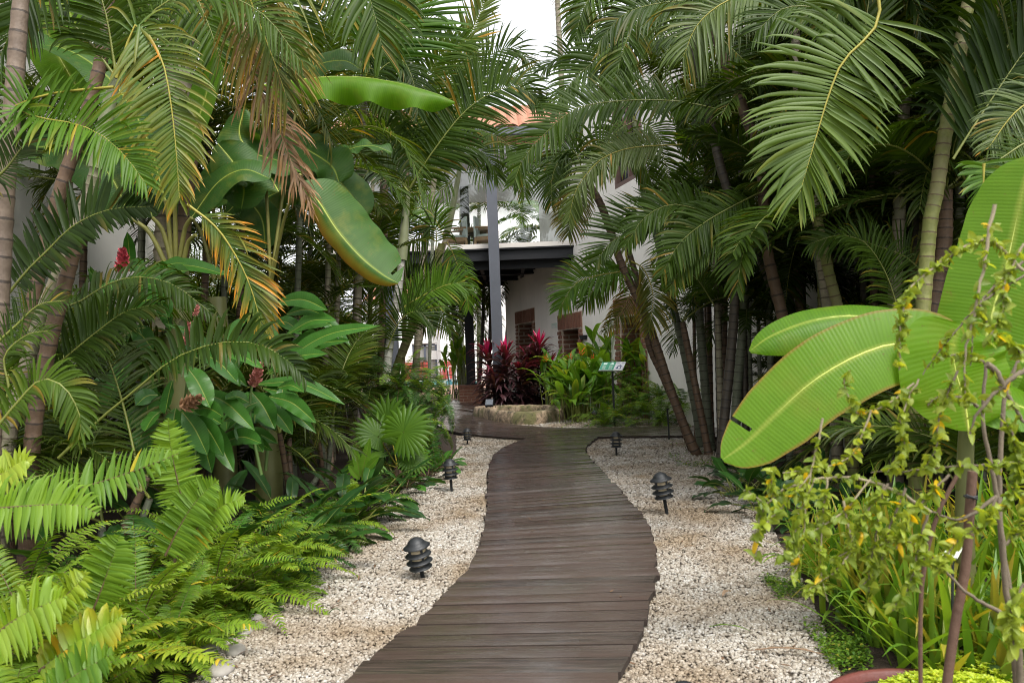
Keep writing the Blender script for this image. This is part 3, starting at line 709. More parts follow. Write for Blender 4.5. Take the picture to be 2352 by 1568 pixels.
fb = thing('annex_building', 'low white building with dark framed glass door beyond the pool', 'building', (-5, 51, 0))
g = MB()
def pxX(x, Y): return (x-1176)/FPX*Y
dx0, dx1 = pxX(946, 50), pxX(1003, 50)
box(g, (dx0-1.5, 51.0, 2.6), (1.5, 1., 2.6)); box(g, ((dx1+pxX(1012, 50))/2, 51, 2.6), ((pxX(1012, 50)-dx1)/2, 1., 2.6)); box(g, ((dx0+dx1)/2, 51, 3.85), ((dx1-dx0)/2, 1., 1.35))
box(g, (pxX(1012, 48.6)+3.0, 50., 3.2), (3., 1.6, 3.2)); obj('wall', g, STUCW, fb)
g = MB(); dc = (dx0+dx1)/2; hw = (dx1-dx0)/2
for q in ((-hw+.07, .07, 1.22, 1.22), (hw-.07, .07, 1.22, 1.22), (0, .06, 1.22, 1.22), (0, hw-.14, 2.4, .07)): box(g, (dc+q[0], 50.2, q[2]), (q[1], .06, q[3]-.003*(q[1] > .2)))
dr = obj('door', g, plain('frame_blue_grey', (.10, .115, .15), .4, .1), fb)
g = MB(); box(g, (dc, 50.26, 1.2), (hw-.1, .01, 1.12)); obj('pane', g, plain('door_glass_pale', (.30, .30, .28), .15, .1), dr)
g = MB(); box(g, (dc+.55, 50.1, 1.75), (.2, .01, .28)); obj('notice', g, WHITE, dr)
o = thing('door_sign', 'dark pictogram and words on the white wall beside the glass door', 'sign', (dx1+.3, 49.98, 1.5))
g = MB(); box(g, (dx1+.33, 49.98, 1.72), (.07, .01, .22)); lathe(g, [(0, 2.02), (.06, 2.02), (.06, 2.1), (0, 2.1)], (dx1+.33, 49.98, 0), 8); obj('figure', g, IRON, o)
g = MB()
for i in range(5): box(g, (dx1+.14+i*.1, 49.98, 1.42), (.035, .01, .035)); box(g, (dx1+.1+i*.115, 49.98, 1.3), (.042, .01, .035))
obj('lettering', g, IRON, o)
g = MB(); tile_roof(g, (dx0-3, 49.9, 5.25), (pxX(1012, 50), 49.9, 5.25), (pxX(1012, 50), 54, 6.6), (dx0-3, 54, 6.6)); obj('roof', g, ROOFT, fb)

tb_ = thing('tall_house', 'tall pale house with terracotta tiled roof seen through the terrace', 'house', (-4, 60, 0))
g = MB(); box(g, (-1.5, 64, 6.65), (9, 4, 6.65)); obj('wall', g, STUCW, tb_)
g = MB(); tile_roof(g, (-11, 59.4, 13.3), (8, 59.4, 13.3), (8, 65, 15.6), (-11, 65, 15.6)); obj('roof', g, ROOFT, tb_)
g = MB()
for x in (-7, -3.2, .6, 4.4):
    box(g, (x, 59.98, 8.6), (.75, .03, 1.1)); 
    for i in range(4): box(g, (x-.55+i*.37, 59.93, 8.6), (.03, .03, 1.1))
obj('window', g, DOORW, tb_)

# pool
po = thing('swimming_pool', 'raised pool edge with blue and green mosaic tiles', 'pool', (-5, 44, 0))
m, nt, bs, out = newmat('mosaic'); n = NT(nt); vo = n.node('ShaderNodeTexVoronoi', _Scale=7.); n.link(obj_co(n), vo.inputs['Vector']); s_ = n.node('ShaderNodeSeparateColor'); n.link(vo.outputs['Color'], s_.inputs[0])
n.link(n.ramp(s_.outputs[0], [(.2, (.02, .12, .16)), (.5, (.12, .34, .36)), (.8, (.6, .68, .62))]), bs.inputs['Base Color']); bs.inputs['Roughness'].default_value = .15
g = MB(); box(g, (-5.6, 46, .15), (3.6, 1.6, .15)); obj('tiled_edge', g, m, po)
g = MB()
for xx in (-3.95, -3.6): tube(g, spline(A([[xx, 44.3, .3], [xx, 44.3, .95], [xx+.1, 44.8, 1.05], [xx+.25, 45.3, .8], [xx+.3, 45.5, .3]]), 16), .025, 6)
obj('handrail', g, plain('chrome', (.6, .6, .62), .2, .05, metal=1), po)
RED = plain('red_mesh', (.25, .02, .012), .7, .3, 20); CHB = plain('chair_brown', (.12, .05, .035), .5)
def poolchair(x, y, label):
    o = thing('pool_lounger', label, 'lounger', (x, y, 0), 'red loungers beyond the pool'); g = MB()
    sx = A([.36, 0, 0]); b0 = A([x, y, .3]); b1 = A([x, y+.45, 1.35])
    for sg in (-1, 1): tube(g, spline(A([b0+sx*sg, (b0+b1)/2+sx*sg, b1+sx*sg*.85, b1+A([0, .03, .09])]), 14), .028, 6); tube(g, A([b0+sx*sg, b0+sx*sg+A([0, -1.3, 0]), b0+sx*sg+A([0, -1.35, -.3])]), .025, 6)
    obj('frame', g, CHB, o); g = MB(); q = grid_faces(2, 2)
    g.add([b0-sx, b0+sx, b1-sx*.85, b1+sx*.85], [[0, 1, 3, 2]]); g.add([b0-sx, b0+sx, b0-sx+A([0, -1.3, .02]), b0+sx+A([0, -1.3, .02])], [[0, 1, 3, 2]]); obj('mesh_seat', g, RED, o)
    g = MB()
    for k in range(1, 5): bar(g, b0+(b1-b0)*k/5-sx, b0+(b1-b0)*k/5+sx, .02, .03); 
    for k in (-.4, 0, .4): bar(g, b0+sx*k+A([0, -.02, 0]), b1+sx*k+A([0, -.02, 0]), .015, .02)
    obj('strap', g, CHB, o)
poolchair(pxX(1022, 47.5), 47.5, 'red mesh lounger standing beside the pool handrail')
poolchair(pxX(936, 47.8), 47.8, 'red mesh lounger partly hidden by ferns at the left')
poolchair(pxX(968, 48), 48, 'red mesh lounger in front of the glass door')

# ------------------------------------------------------------------ brick pier, posts, terrace
LAT = math.tan(R(0))
def brickpier(x0, x1, ybase, ytop, label):
    b = G((x0+x1)/2, ybase); Yd = b[1]; w_ = (x1-x0)/FPX*Yd; h = (ybase-ytop)/FPX*Yd
    o = thing('brick_pier', label, 'pier', b); g = MB(); cx, cy = b[0], b[1]+w_/2; ht = h-.07
    for nn in ((0, -1, 0), (-1, 0, 0), (1, 0, 0), (0, 1, 0)):
        nn = A(nn, float); u = np.cross(UP, nn); oo = A([cx, cy, 0])+nn*(w_/2-.02)-u*w_/2
        brick_panel(g, oo, u, UP, nn, w_, ht, .24, .07, th=.02, seed=3, jit=.003)
    obj('brickwork', g, [BRK, MORT], o)
    g = MB(); box(g, (cx, cy, ht+.035), (w_/2+.035, w_/2+.035, .034)); obj('cap', g, BRKO, o); return A([cx, cy, h])
pc = brickpier(1056, 1110, 928, 884, 'low square red brick pier carrying a dark steel post')
def post(p, ztop, s, mt, label, tilt=0.):
    o = thing('steel_post', label, 'post', p, 'steel posts of the terrace'); p = A(p, float); g = MB()
    bar(g, p, (p[0], p[1], ztop), s, s, A([0, 1., 0])); obj('shaft', g, mt, o)
    g = MB(); box(g, p+A([0, 0, .012]), (s/2+.05, s/2+.05, .0118)); 
    for sx in (-1, 1):
        for sy in (-1, 1): lathe(g, [(0, .05), (.014, .05), (.014, .02)], p+A([sx*(s/2+.03), sy*(s/2+.03), 0]), 6)
    obj('base_plate', g, mt, o)
post(pc, 6.9, .27, IRON, 'black square steel post standing on the brick pier')
pf = V(1150, 700, 20.45); post((pf[0]-.12, pf[1], 0), 6.9, .27, IRONG, 'grey square steel post in front of the terrace beside the cordylines')
pl = V(893, 520, 21.); post((pl[0], pl[1], 0), 6.9, .27, IRONG, 'grey steel post among the palms at the left end of terrace')
post((pl[0]-1.2, 27.6, 0), 6.9, .27, IRON, 'dark steel post far back behind the white ringed palm')
te = thing('roofed_terrace', 'raised glazed terrace on black steel beams with tiled roof', 'terrace', (-1.5, 20.8, 0))
x0t, x1t = -4.6, 1.80; zf = 4.26
g = MB(); box(g, ((x0t+x1t)/2, 24.4, zf+.06), ((x1t-x0t)/2, 3.75, .06)); obj('floor_slab', g, plain('slab_edge', (.62, .58, .54), .6, .08), te)
g = MB()
for yy in (20.75, 22.6, 24.4, 26.2, 28.0):
    box(g, ((x0t+x1t)/2, yy, zf-.02), ((x1t-x0t)/2-.02, .09, .018)); box(g, ((x0t+x1t)/2, yy, zf-.16), ((x1t-x0t)/2-.02, .012, .12)); box(g, ((x0t+x1t)/2, yy, zf-.30), ((x1t-x0t)/2-.02, .09, .018))
for xx in np.linspace(x0t+.2, x1t-.2, 6): box(g, (xx, 24.4, zf-.22), (.05, 3.55, .08))
box(g, ((x0t+x1t)/2, 24.4, zf-.035), ((x1t-x0t)/2-.03, 3.7, .014))
box(g, ((x0t+x1t)/2, 20.98, 3.97), ((x1t-x0t)/2-.05, .05, .235))
for yy in np.linspace(21.4, 27.6, 12): box(g, ((x0t+x1t)/2, yy, zf-.13), ((x1t-x0t)/2-.04, .04, .075))
bar(g, (pf[0]-1.1, 26, zf-.3), (pf[0]+.1, 21.2, zf-.1), .06, .06); obj('beam', g, IRON, te)
g = MB(); box(g, ((x0t+x1t)/2, 20.72, 6.82), ((x1t-x0t)/2, .10, .11)); box(g, ((x0t+x1t)/2, 24.3, 6.9), ((x1t-x0t)/2-.01, 3.4, .04)); obj('ceiling', g, plain('soffit_grey', (.60, .60, .63), .6, .1), te)
g = MB(); box(g, ((x0t+x1t)/2, 20.2, 7.16), ((x1t-x0t)/2+.1, .09, .09)); obj('gutter', g, IRONG, te)
g = MB(); tile_roof(g, (x0t-.2, 20.25, 7.26), (x1t+.1, 20.25, 7.26), (x1t+.1, 24.4, 9.0), (x0t-.2, 24.4, 9.0)); tile_roof(g, (x1t+.1, 28.5, 7.26), (x0t-.2, 28.5, 7.26), (x0t-.2, 24.4, 9.0), (x1t+.1, 24.4, 9.0))
tube(g, A([[x0t-.2, 24.4, 9.03], [x1t+.1, 24.4, 9.03]]), .12, 8); obj('roof', g, ROOFT, te)
for xa, xb in ((x0t+.05, pl[0]-.16), (pl[0]+.16, -1.7), (-1.68, pf[0]-.3), (pf[0]+.03, 1.66)):
    g = MB(); box(g, ((xa+xb)/2, 20.78, 5.33), ((xb-xa)/2, .006, .94)); gp = obj('glass_pane', g, GLASS, te)
    g = MB()
    for zz in (5.25, 6.05):
        for k in (-.28, .28):
            xc = (xa+xb)/2+k*(xb-xa)
            for q in (0, .05):
                tube(g, spline(A([[xc-.13, 20.765, zz-.02-q], [xc-.06, 20.765, zz+.05-q], [xc, 20.765, zz-q], [xc+.06, 20.765, zz-.05-q], [xc+.14, 20.765, zz+.03-q]]), 14), .006, 4)
    obj('etched_scroll', g, WHITE, gp)
g = MB(); box(g, ((x0t+x1t)/2, 20.78, 6.31), ((x1t-x0t)/2, .03, .03)); obj('top_rail', g, plain('rail_pale', (.45, .45, .46), .4), te)
WOODC = plain('chair_wood', (.34, .20, .11), .5, .25, 12); CUSH = plain('cushion_pale', (.50, .54, .52), .9, .08)
def armchair(x, y, yaw, label):
    o = thing('armchair', label, 'armchair', (x, y, zf+.12), 'wooden armchairs on the terrace'); o.rotation_euler.z = yaw
    def P(mb, nm, mt):
        q = obj(nm, mb, mt); q.parent = o; return q
    for sx in (-1, 1):
        for sy in (-1, 1):
            g = MB(); tube(g, spline(A([[sx*.27, sy*.25, 0], [sx*.29, sy*.27, .2], [sx*.27, sy*.25, .4]]), 6), [.025, .03, .04, .04, .045, .045], 6); P(g, 'leg', WOODC)
        g = MB(); tube(g, spline(A([[sx*.28, .26, .72], [sx*.32, 0, .70], [sx*.32, -.24, .68], [sx*.30, -.27, .6], [sx*.29, -.16, .48], [sx*.28, -.14, .4]]), 16), .028, 6); P(g, 'armrest', WOODC)
    g = MB(); box(g, (0, 0, .39), (.3, .28, .05)); P(g, 'seat_frame', WOODC)
    g = MB(); P_ = []
    lathe(g, [(0, .53), (.2, .53), (.27, .51), (.29, .47), (.27, .441), (0, .441)], (0, 0, 0), 16); P(g, 'cushion', CUSH)
    g = MB(); box(g, (0, .28, .74), (.26, .03, .30)); P(g, 'backrest', CUSH)
ca = V(1046, 560, 22.6); armchair(ca[0], ca[1], R(-75), 'wooden armchair left of the terrace table')
ca = V(1118, 560, 22.6); armchair(ca[0], ca[1], R(80), 'wooden armchair right of the terrace table beside the post')
tc = V(1096, 560, 23.2); o = thing('terrace_table', 'square table with dark pedestal behind the terrace glass', 'table', (tc[0], tc[1], zf+.12))
g = MB(); box(g, (tc[0], tc[1], zf+.12+.74), (.5, .5, .045)); obj('table_top', g, WOODC, o)
g = MB(); lathe(g, [(.3, 0), (.3, .05), (.12, .1), (.12, .55), (.3, .69)], (tc[0], tc[1], zf+.12), 4, 0, False); obj('pedestal', g, DOORW, o)

# ------------------------------------------------------------------ old stone well
m, nt, bs, out = newmat('old_stone'); n = NT(nt); co = obj_co(n)
a = n.noise(5, 7, .7, co); b = n.noise(2.2, 4, .6, co); c = n.noise(30, 4, .7, co)
col = n.ramp(a, [(.36, (.05, .043, .03)), (.47, (.22, .165, .105)), (.57, (.42, .31, .21)), (.75, (.52, .43, .32))])
nrmz = n.node('ShaderNodeNewGeometry'); sz = n.node('ShaderNodeSeparateXYZ'); n.link(nrmz.outputs['Normal'], sz.inputs[0])
col = n.mix(n.ramp(b, [(.5, (0, 0, 0)), (.62, (.85, .85, .85))]), col, (.13, .13, .045)); 
col = n.mix(n.ramp(n.noise(9, 5, .7, co), [(.58, (0, 0, 0)), (.66, (.8, .8, .8))]), col, (.035, .03, .024))
n.link(col, bs.inputs['Base Color']); bs.inputs['Roughness'].default_value = .9; n.link(n.bump(n.math('ADD', n.math('MULTIPLY', c, .5), a), .9, .05), bs.inputs['Normal']); STONE = m
wl = [(1089, 959), (1110, 965), (1163, 974.5), (1218, 977), (1262, 972), (1302, 964), (1300, 959), (1262, 956.5), (1200, 955.5), (1140, 956), (1105, 957)]
op = A([G(*p) for p in wl]); hole_c = op.mean(0); o = thing('stone_well', 'low mossy old stone well ring beside the boardwalk bend', 'well', hole_c)
k = 66; ring = spline(np.concatenate([op, op[:1]]), k+1)[:-1]; rg2 = np.random.default_rng(8)
g = MB(); rows = []
def ringrow(f, z, nz): 
    q = hole_c+(ring-hole_c)*f; q[:, 2] = z+rg2.normal(0, nz*.6, k); q[:, :2] += rg2.normal(0, nz, (k, 2)); return q
for f, z in ((1.03, -.02), (1.02, .1), (1.0, .22), (.975, .262), (.93, .275), (.84, .27), (.76, .262), (.735, .23), (.73, .1), (.72, -.02)): rows.append(ringrow(f, z, .009))
vv = np.concatenate(rows); idx = np.arange(len(rows)*k).reshape(len(rows), k)
f = np.stack([idx[:-1], np.roll(idx[:-1], -1, 1), np.roll(idx[1:], -1, 1), idx[1:]], -1).reshape(-1, 4); g.add(vv, f); obj('stone_ring', g, STONE, o)
g = MB(); q = ringrow(.735, .05, .004); g.add(np.concatenate([q, hole_c[None]+A([0, 0, .05])]), [[i, (i+1) % k, k] for i in range(k)]); obj('well_floor', g, SOIL, o)
# spotlight on the rim
sp_ = V(1125, 941, 18.3); sp_[2] = .275
o = thing('spotlight', 'small grey square floodlight sitting on the stone well rim', 'floodlight', sp_)
rt = Matrix.Rotation(R(-14), 3, 'Z') @ Matrix.Rotation(R(-32), 3, 'X'); rt = A([list(r_) for r_ in rt])
g = MB(); box(g, sp_+A([0, .03, .10]), (.095, .035, .085), rt); obj('housing', g, IRON, o)
g = MB(); box(g, sp_+A([0, .03, .10])+rt @ A([0, -.040, .004]), (.085, .004, .072), rt); obj('lens', g, plain('lamp_glass_grey', (.13, .145, .17), .3, .15, 30), o)
g = MB()
for sg in (-1, 1): bar(g, sp_+A([sg*.1, .03, .1]), sp_+A([sg*.1+.03, .10, 0]), .02, .012)
obj('bracket', g, BLK, o)

# ------------------------------------------------------------------ path lamps
AMB = plain('amber_lens', (.36, .30, .20), .25, .2, 10)
LC = None
def path_lamp(px, py, W_, H_, tilt, label):
    global LC
    b = G(px, py) if py < 1600 else A([.57, 2.88, 0])
    if LC is None:
        o = thing('path_lamp', label, 'path lamp', (0, 0, 0), 'black tiered path lamps in the gravel')
        g = MB(); lathe(g, [(0, .374), (.012, .373), (.032, .364), (.048, .352), (.054, .343), (.057, .336), (.070, .325), (.088, .314), (.087, .312), (.057, .322), (0, .324)], (0, 0, 0), 20); obj('cap', g, BLK, o)
        for z in (.268, .222, .182):
            r = .086 if z > .2 else .076
            g = MB(); lathe(g, [(.055, z+.012), (.060, z+.007), (r-.010, z-.003), (r, z-.009), (r-.001, z-.0105), (.06, z), (.055, z+.004)], (0, 0, 0), 20); obj('louvre', g, BLK, o)
        g = MB(); lathe(g, [(.054, .33), (.054, .19)], (0, 0, 0), 14); obj('lens', g, AMB, o)
        g = MB()
        for a in range(4): box(g, (.056*math.cos(a*1.571+.6), .056*math.sin(a*1.571+.6), .255), (.007, .007, .075))
        obj('strut', g, BLK, o)
        g = MB(); lathe(g, [(.06, .197), (.055, .182), (.03, .165), (.014, .158), (.013, .06), (.012, -.1), (.003, -.22)], (0, 0, 0), 12); obj('stake', g, BLK, o); LC = o; r = o; r['label'] = label
    else: r = dup(LC, (0, 0, 0), label=label)
    s = W_/.165; r.location = (b[0], b[1], H_-.372*s); r.scale = (s, s, s); r.rotation_euler = (R(tilt[0]), R(tilt[1]), random.uniform(0, 3)); r.rotation_mode = 'XYZ'
    r.rotation_euler = (R(tilt[0]), R(tilt[1]), 0)
path_lamp(977, 1329, .165, .285, (8, -8), 'black tiered path lamp tilted left, nearest on the left gravel')
path_lamp(1038, 1131, .168, .36, (3, -2), 'black tiered path lamp left of the boardwalk near the small stumpy plant')
path_lamp(1074, 1023, .158, .285, (0, 0), 'small black tiered path lamp beside the hanging fern bush')
path_lamp(1416, 1049, .172, .345, (0, 1), 'upright black tiered path lamp right of the boardwalk junction')
path_lamp(1534, 1183, .180, .38, (4, -9), 'leaning black tiered path lamp on the right gravel by the path curve')
path_lamp(1367, 978, .15, .31, (0, 0), 'black tiered path lamp before the broad leaved bed across the boardwalk')
path_lamp(1116, 937, .155, .40, (0, 0), 'black tiered path lamp behind the stone well spotlight')
path_lamp(1535, 1640, .19, .215, (0, 0), 'black lamp dome cut off by the bottom edge of the picture')
LG = glassmat('lantern_glass', .08)
LL = None
for px, py, lab in ((1030, 919, 'small black carriage lantern, left of the pair before the paved court'), (1049, 915, 'small black carriage lantern close to the brick pier')):
    b = G(px, py)
    if LL is None:
        o = thing('garden_lantern', lab, 'lantern', (0, 0, 0), 'carriage lanterns at the paved court')
        g = MB(); lathe(g, [(0, .40), (.015, .39), (.02, .36), (.085, .315), (.09, .305), (0, .31)], (0, 0, 0), 6, 0, False); obj('cap', g, BLK, o)
        g = MB()
        for a in range(6): bar(g, (.075*math.cos(a*1.047), .075*math.sin(a*1.047), .31), (.05*math.cos(a*1.047), .05*math.sin(a*1.047), .16), .012, .012)
        lathe(g, [(.083, .25), (.083, .23), (.07, .23)], (0, 0, 0), 6, 0, False); lathe(g, [(.06, .17), (.06, .15), (.02, .13), (.015, -.05)], (0, 0, 0), 6); obj('cage', g, BLK, o)
        g = MB(); lathe(g, [(.066, .305), (.045, .17)], (0, 0, 0), 6, 0, False); obj('pane', g, LG, o); LL = o
    else: o = dup(LL, (0, 0, 0), label=lab)
    o.location = tuple(b)

# --- interpretation sign
d0, d1 = 15.1, 15.35
TL, TR, BL_, BR_ = V(1383.6, 832, d1), V(1437.3, 831, d1+.1), V(1375.4, 850.3, d0), V(1429, 850, d0+.1)
def SP(u, v, off=0.):
    p = (TL*(1-u)+TR*u)*(1-v)+(BL_*(1-u)+BR_*u)*v; return p+SN*off
SN = nrm(np.cross(BR_-BL_, TL-BL_))
if SN @ FWD > 0: SN = -SN
def sq(mb, u0, u1, v0, v1, off=.004, th=.004):
    a = [SP(u0, v1, off), SP(u1, v1, off), SP(u1, v0, off), SP(u0, v0, off)]; b = [SP(u0, v1, off-th), SP(u1, v1, off-th), SP(u1, v0, off-th), SP(u0, v0, off-th)]
    mb.add(a+b, [[0, 1, 2, 3], [5, 4, 7, 6], [0, 4, 5, 1], [1, 5, 6, 2], [2, 6, 7, 3], [3, 7, 4, 0]], smooth=False)
ps = G(1411, 922); o = thing('garden_sign', 'green and white information panel on a black post among the ferns', 'sign', (V(1407, 880, 15.3)[0], V(1407, 880, 15.3)[1], 0))
g = MB(); sq(g, -.01, 1.01, -.015, 1.015, 0, .02); obj('backing', g, plain('sign_edge', (.45, .47, .46), .5, .05), o)
g = MB(); sq(g, .0, .60, 0, .96, .004); pg = obj('green_panel', g, plain('sign_green', (.05, .27, .17), .35, .06), o)
g = MB(); sq(g, .61, 1., 0, .90, .004); pw = obj('white_panel', g, plain('sign_white', (.55, .56, .60), .5, .05), o)
g = MB()
sq(g, .09, .24, .12, .32, .008); sq(g, .38, .53, .24, .32, .008); sq(g, .41, .50, .12, .235, .008)
for i in range(5): sq(g, .09, .25-.02*(i % 2), .42+i*.1, .45+i*.1, .008); sq(g, .37, .54-.03*(i % 2), .42+i*.1, .45+i*.1, .008)
obj('lettering', g, plain('sign_print_pale', (.62, .75, .68), .5, .05), pg)
g = MB(); sq(g, .74, .90, .46, .53, .008); sq(g, .86, .90, .535, .86, .008); sq(g, .71, .755, .535, .68, .008); sq(g, .80, .84, .36, .455, .008); sq(g, .68, .78, .70, .80, .008)
for i in range(2): sq(g, .64+i*.22, .78+i*.2, .18, .21, .008)
obj('drawing', g, plain('sign_ink', (.05, .07, .16), .5, .1), pw)
bp = (SP(.5, .9)+SP(.5, .1))/2; g = MB(); bar(g, (bp[0], bp[1]+.02, -.1), (bp[0], bp[1]+.02, bp[2]-.02), .035, .035, A([0, 1., 0])); obj('post', g, BLK, o)
b = G(1537, 1012); o = thing('garden_stake', 'thin black stake standing in gravel beside the leaning palm base', 'stake', b); g = MB(); tube(g, A([b+A([0, 0, -.1]), b+A([0, 0, .2]), b+A([-.01, 0, .5])]), .013, 8); obj('rod', g, BLK, o)
g = MB(); lathe(g, [(0, .51), (.02, .51), (.02, .49), (0, .49)], b, 8); obj('tip', g, BLK, o)
# ================================================================== plants
PM = [PALM, RACH]; PMD = [PALMD, RACH]; PMB = [PALMB, RACHY]; PMO = [PALMO, RACHY]; PMY = [PALMY, RACHY]; PMH = [PALMH, RACHY]; PDRY = [DRY, DRYR]
FM = [FERN, RACHB]; FMD = [FERND, RACHB]; FMY = [FERNY, RACHB]
SEED = [100]
def seed(): SEED[0] += 1; return SEED[0]
def camv(h): return nrm(RT*h[0]+UPC*h[1]+TOC*h[2])

def hf(parent, pts, d, L, hint=(0, .3, 1), mats=PM, name='frond', W=None, label=None, **k):
    """a frond traced through picture points at its own distance; L in picture units at distance d"""
    P = VV(pts, d); Lw = L*d/FPX; g = MB()
    k['droop'] = k.get('droop', .3)*.62; k['n'] = int(k.get('n', 42)*1.2); k['W_'] = 0; k.pop('W_')
    frond(g, P, camv(hint), L=Lw, W=W if W else max(.010, Lw*.054), seed=seed(), **k)
    o = obj(name, g, mats, parent)
    if label: o['label'] = label
    return o

def arch(p0, az, el, length, bend, k=9):
    """a stalk that leaves p0 at bearing az and elevation el and is bent down by its weight"""
    t = np.linspace(0, 1, k); e = el-bend*t**1.25
    d = np.stack([np.sin(az)*np.cos(e), np.cos(az)*np.cos(e), np.sin(e)], 1)
    return np.concatenate([[p0], p0+np.cumsum((d[1:]+d[:-1])/2, 0)*length/(k-1)])

def crown(parent, p0, n=8, length=1.8, L=.42, W=.032, el=(20, 75), bend=(55, 95), az=(0, 360), mats=PM, nl=48, droop=.22, vee=16, pet=.16, yel=.0, jl=.15, seg=5, skip=None, kind='palm', rr=.010, name='frond', a0=66, a1=28, miss=.02, wig=0.):
    rg = np.random.default_rng(seed()); out = []
    ph = rg.uniform(0, 1)
    for i in range(n):
        f = (i*.618034+ph) % 1; a = R(az[0]+(az[1]-az[0])*f); e = R(el[0]+(el[1]-el[0])*((i+.5)/n)); le = length*(1+rg.normal(0, jl))
        path = arch(A(p0, float), a, e, le, R(rg.uniform(*bend)))
        if skip is not None and any(skip(q) for q in path[3:]): continue
        side = nrm(np.cross(path[-1]-path[0], UP)+1e-6); T = nrm(np.gradient(path, axis=0)); hint = np.cross(side[None], T)
        hint = hint+side*rg.normal(0, .25)
        g = MB(); frond(g, path, hint, n=nl, L=L*(le/length)**.5, W=W, droop=droop*rg.uniform(.7, 1.4), vee=vee, pet=pet, yel=yel*rg.uniform(0, 2), seed=seed(), seg=seg, rr=rr, kind=kind, a0=a0, a1=a1, miss=miss, wig=wig)
        mm = mats[i % len(mats)] if isinstance(mats[0], list) else mats
        out.append(obj(name, g, mm, parent))
    return out

def trunk(parent, P, r, tm, sp=.12, k=None, flare=1.35, shaft=0, name='trunk'):
    P = spline(P, 60); Ln = plen(P); n_ = max(6, int(Ln/sp)); rows = []; rad = []; uv = []
    q = np.linspace(0, 1, 60); rg = np.random.default_rng(seed()); pos = 0.; cuts = [0.]
    while cuts[-1] < 1: cuts.append(cuts[-1]+(sp/Ln)*rg.uniform(.8, 1.2)*np.interp(cuts[-1], [0, 1], [.8, 1.15]))
    for i in range(len(cuts)-1):
        for f, b in ((.0, 1.06), (.12, 1.045), (.5, .975), (.9, 1.0)):
            t = cuts[i]+(cuts[i+1]-cuts[i])*f
            if t > 1: continue
            rows.append(A([np.interp(t, q, P[:, j]) for j in range(3)])); tp = np.interp(t, [0, .12, .9, 1], [.8, .92, 1.05, flare]); rad.append(r*b*tp); uv.append(i+f)
    g = MB(); tube(g, A(rows), A(rad), 9, 0, None, True, A(uv)); return obj(name, g, tm, parent)

def palm(label, pts, d, r, tm, sp=.12, group=None, sh=0., shr=1.15, name='areca_palm', base=None):
    """trunk through picture points (top first) at distance d down to the ground"""
    P = VV(pts, d); e = P[-1]; dr = P[-1]-P[-2]
    b = base if base is not None else A([e[0]+dr[0]/max(-dr[2], .05)*min(e[2], .4), e[1], 0.])
    if e[2] > .02: P = np.concatenate([P, [A([b[0], b[1], -.03])]])
    o = thing(name, label, 'palm', (P[-1][0], P[-1][1], 0), group)
    if sh > 0:
        S = spline(P, 80); L_ = np.concatenate([[0], np.cumsum(np.linalg.norm(np.diff(S, axis=0), axis=1))]); i = int(np.searchsorted(L_, sh))
        g = MB(); tube(g, S[:i+1], r*np.interp(np.linspace(0, 1, i+1), [0, .3, .8, 1], [.55, .85, shr, shr*1.02]), 9); obj('crownshaft', g, SHAFT, o); P = S[i:][::3] if len(S[i:]) > 6 else S[i:]
    trunk(o, P, r, tm, sp); return o, VV(pts[:1], d)[0]

def clear_mid(q):
    """fronds that would close the open view down the path"""
    v = q-CAM; dd = v @ FWD
    if dd < .5: return False
    x = 1176+FPX*(v @ RT)/dd; y = 784-FPX*(v @ UPC)/dd
    return (y < -200 and 450 < x < 1950) or (abs(q[0]) < 1.2 and q[2] > 4.3 and q[1] < 18) or (1000 < x < 1420 and y > 300) or (dd < 6.7 and 300 < x < 800 and 590 < y < 1100) or (865 < x < 1010 and 640 < y < 900) or (980 < x < 1130 and 380 < y < 620) or (1015 < x < 1290 and -140 < y < 330) or (860 < x < 1700 and y > 900) or (630 < x < 700 and y < 90)
def clear_sky(q):
    v = q-CAM; dd = v @ FWD; x = 1176+FPX*(v @ RT)/dd; y = 784-FPX*(v @ UPC)/dd
    return 1000 < x < 1255 and y < 330
def clear_r(q):
    v = q-CAM; dd = v @ FWD; x = 1176+FPX*(v @ RT)/dd; y = 784-FPX*(v @ UPC)/dd
    return x < 1480 or clear_mid(q) or (1330 < x < 1575 and 260 < y < 720) or (1500 < x < 1660 and 720 < y < 1010)

def areca(label, loc, n, length, group, mats=PM, L=.45, el=(35, 86), bend=(45, 100), sk=clear_mid, stems=4, yel=.1, r=.028, nl=50):
    loc = A([loc[0], loc[1], 0.]); o = thing('areca_clump', label, 'palm', loc, group); rg = np.random.default_rng(seed())
    for i in range(stems):
        a = rg.uniform(0, 6.28); top = loc+A([math.cos(a)*.25, math.sin(a)*.25, length*rg.uniform(.18, .42)])
        trunk(o, A([top, (top+loc)/2+rg.normal(0, .03, 3), loc+A([math.cos(a)*.08, math.sin(a)*.08, -.02])]), r, TRGR if i % 2 else TRB, .09, name='stem')
        crown(o, top, max(3, n//stems), length*.8, L, .023, el, bend, mats=mats, skip=sk, yel=yel, nl=nl)
    return o

# ------------------------------------------------------------------ left palms
G_L = 'palms crowding the left bed'
p, t = palm('far left brown palm trunk running out of the top of the picture', [(52, -60), (34, 180), (14, 420), (2, 640), (-8, 800), (-20, 980)], 4.6, .052, TRF, .13, G_L)
hf(p, [(250, -260), (120, -120), (40, 40), (0, 130)], 4.8, 190, mats=PM, droop=.5)
p, t = palm('slim pale ringed palm leaning right from the left ferns', [(268, 175), (246, 260), (222, 390), (165, 560), (95, 730), (45, 900), (20, 1010)], 5.3, .050, TRT, .085, G_L, sh=.62, shr=1.1)
pA = p
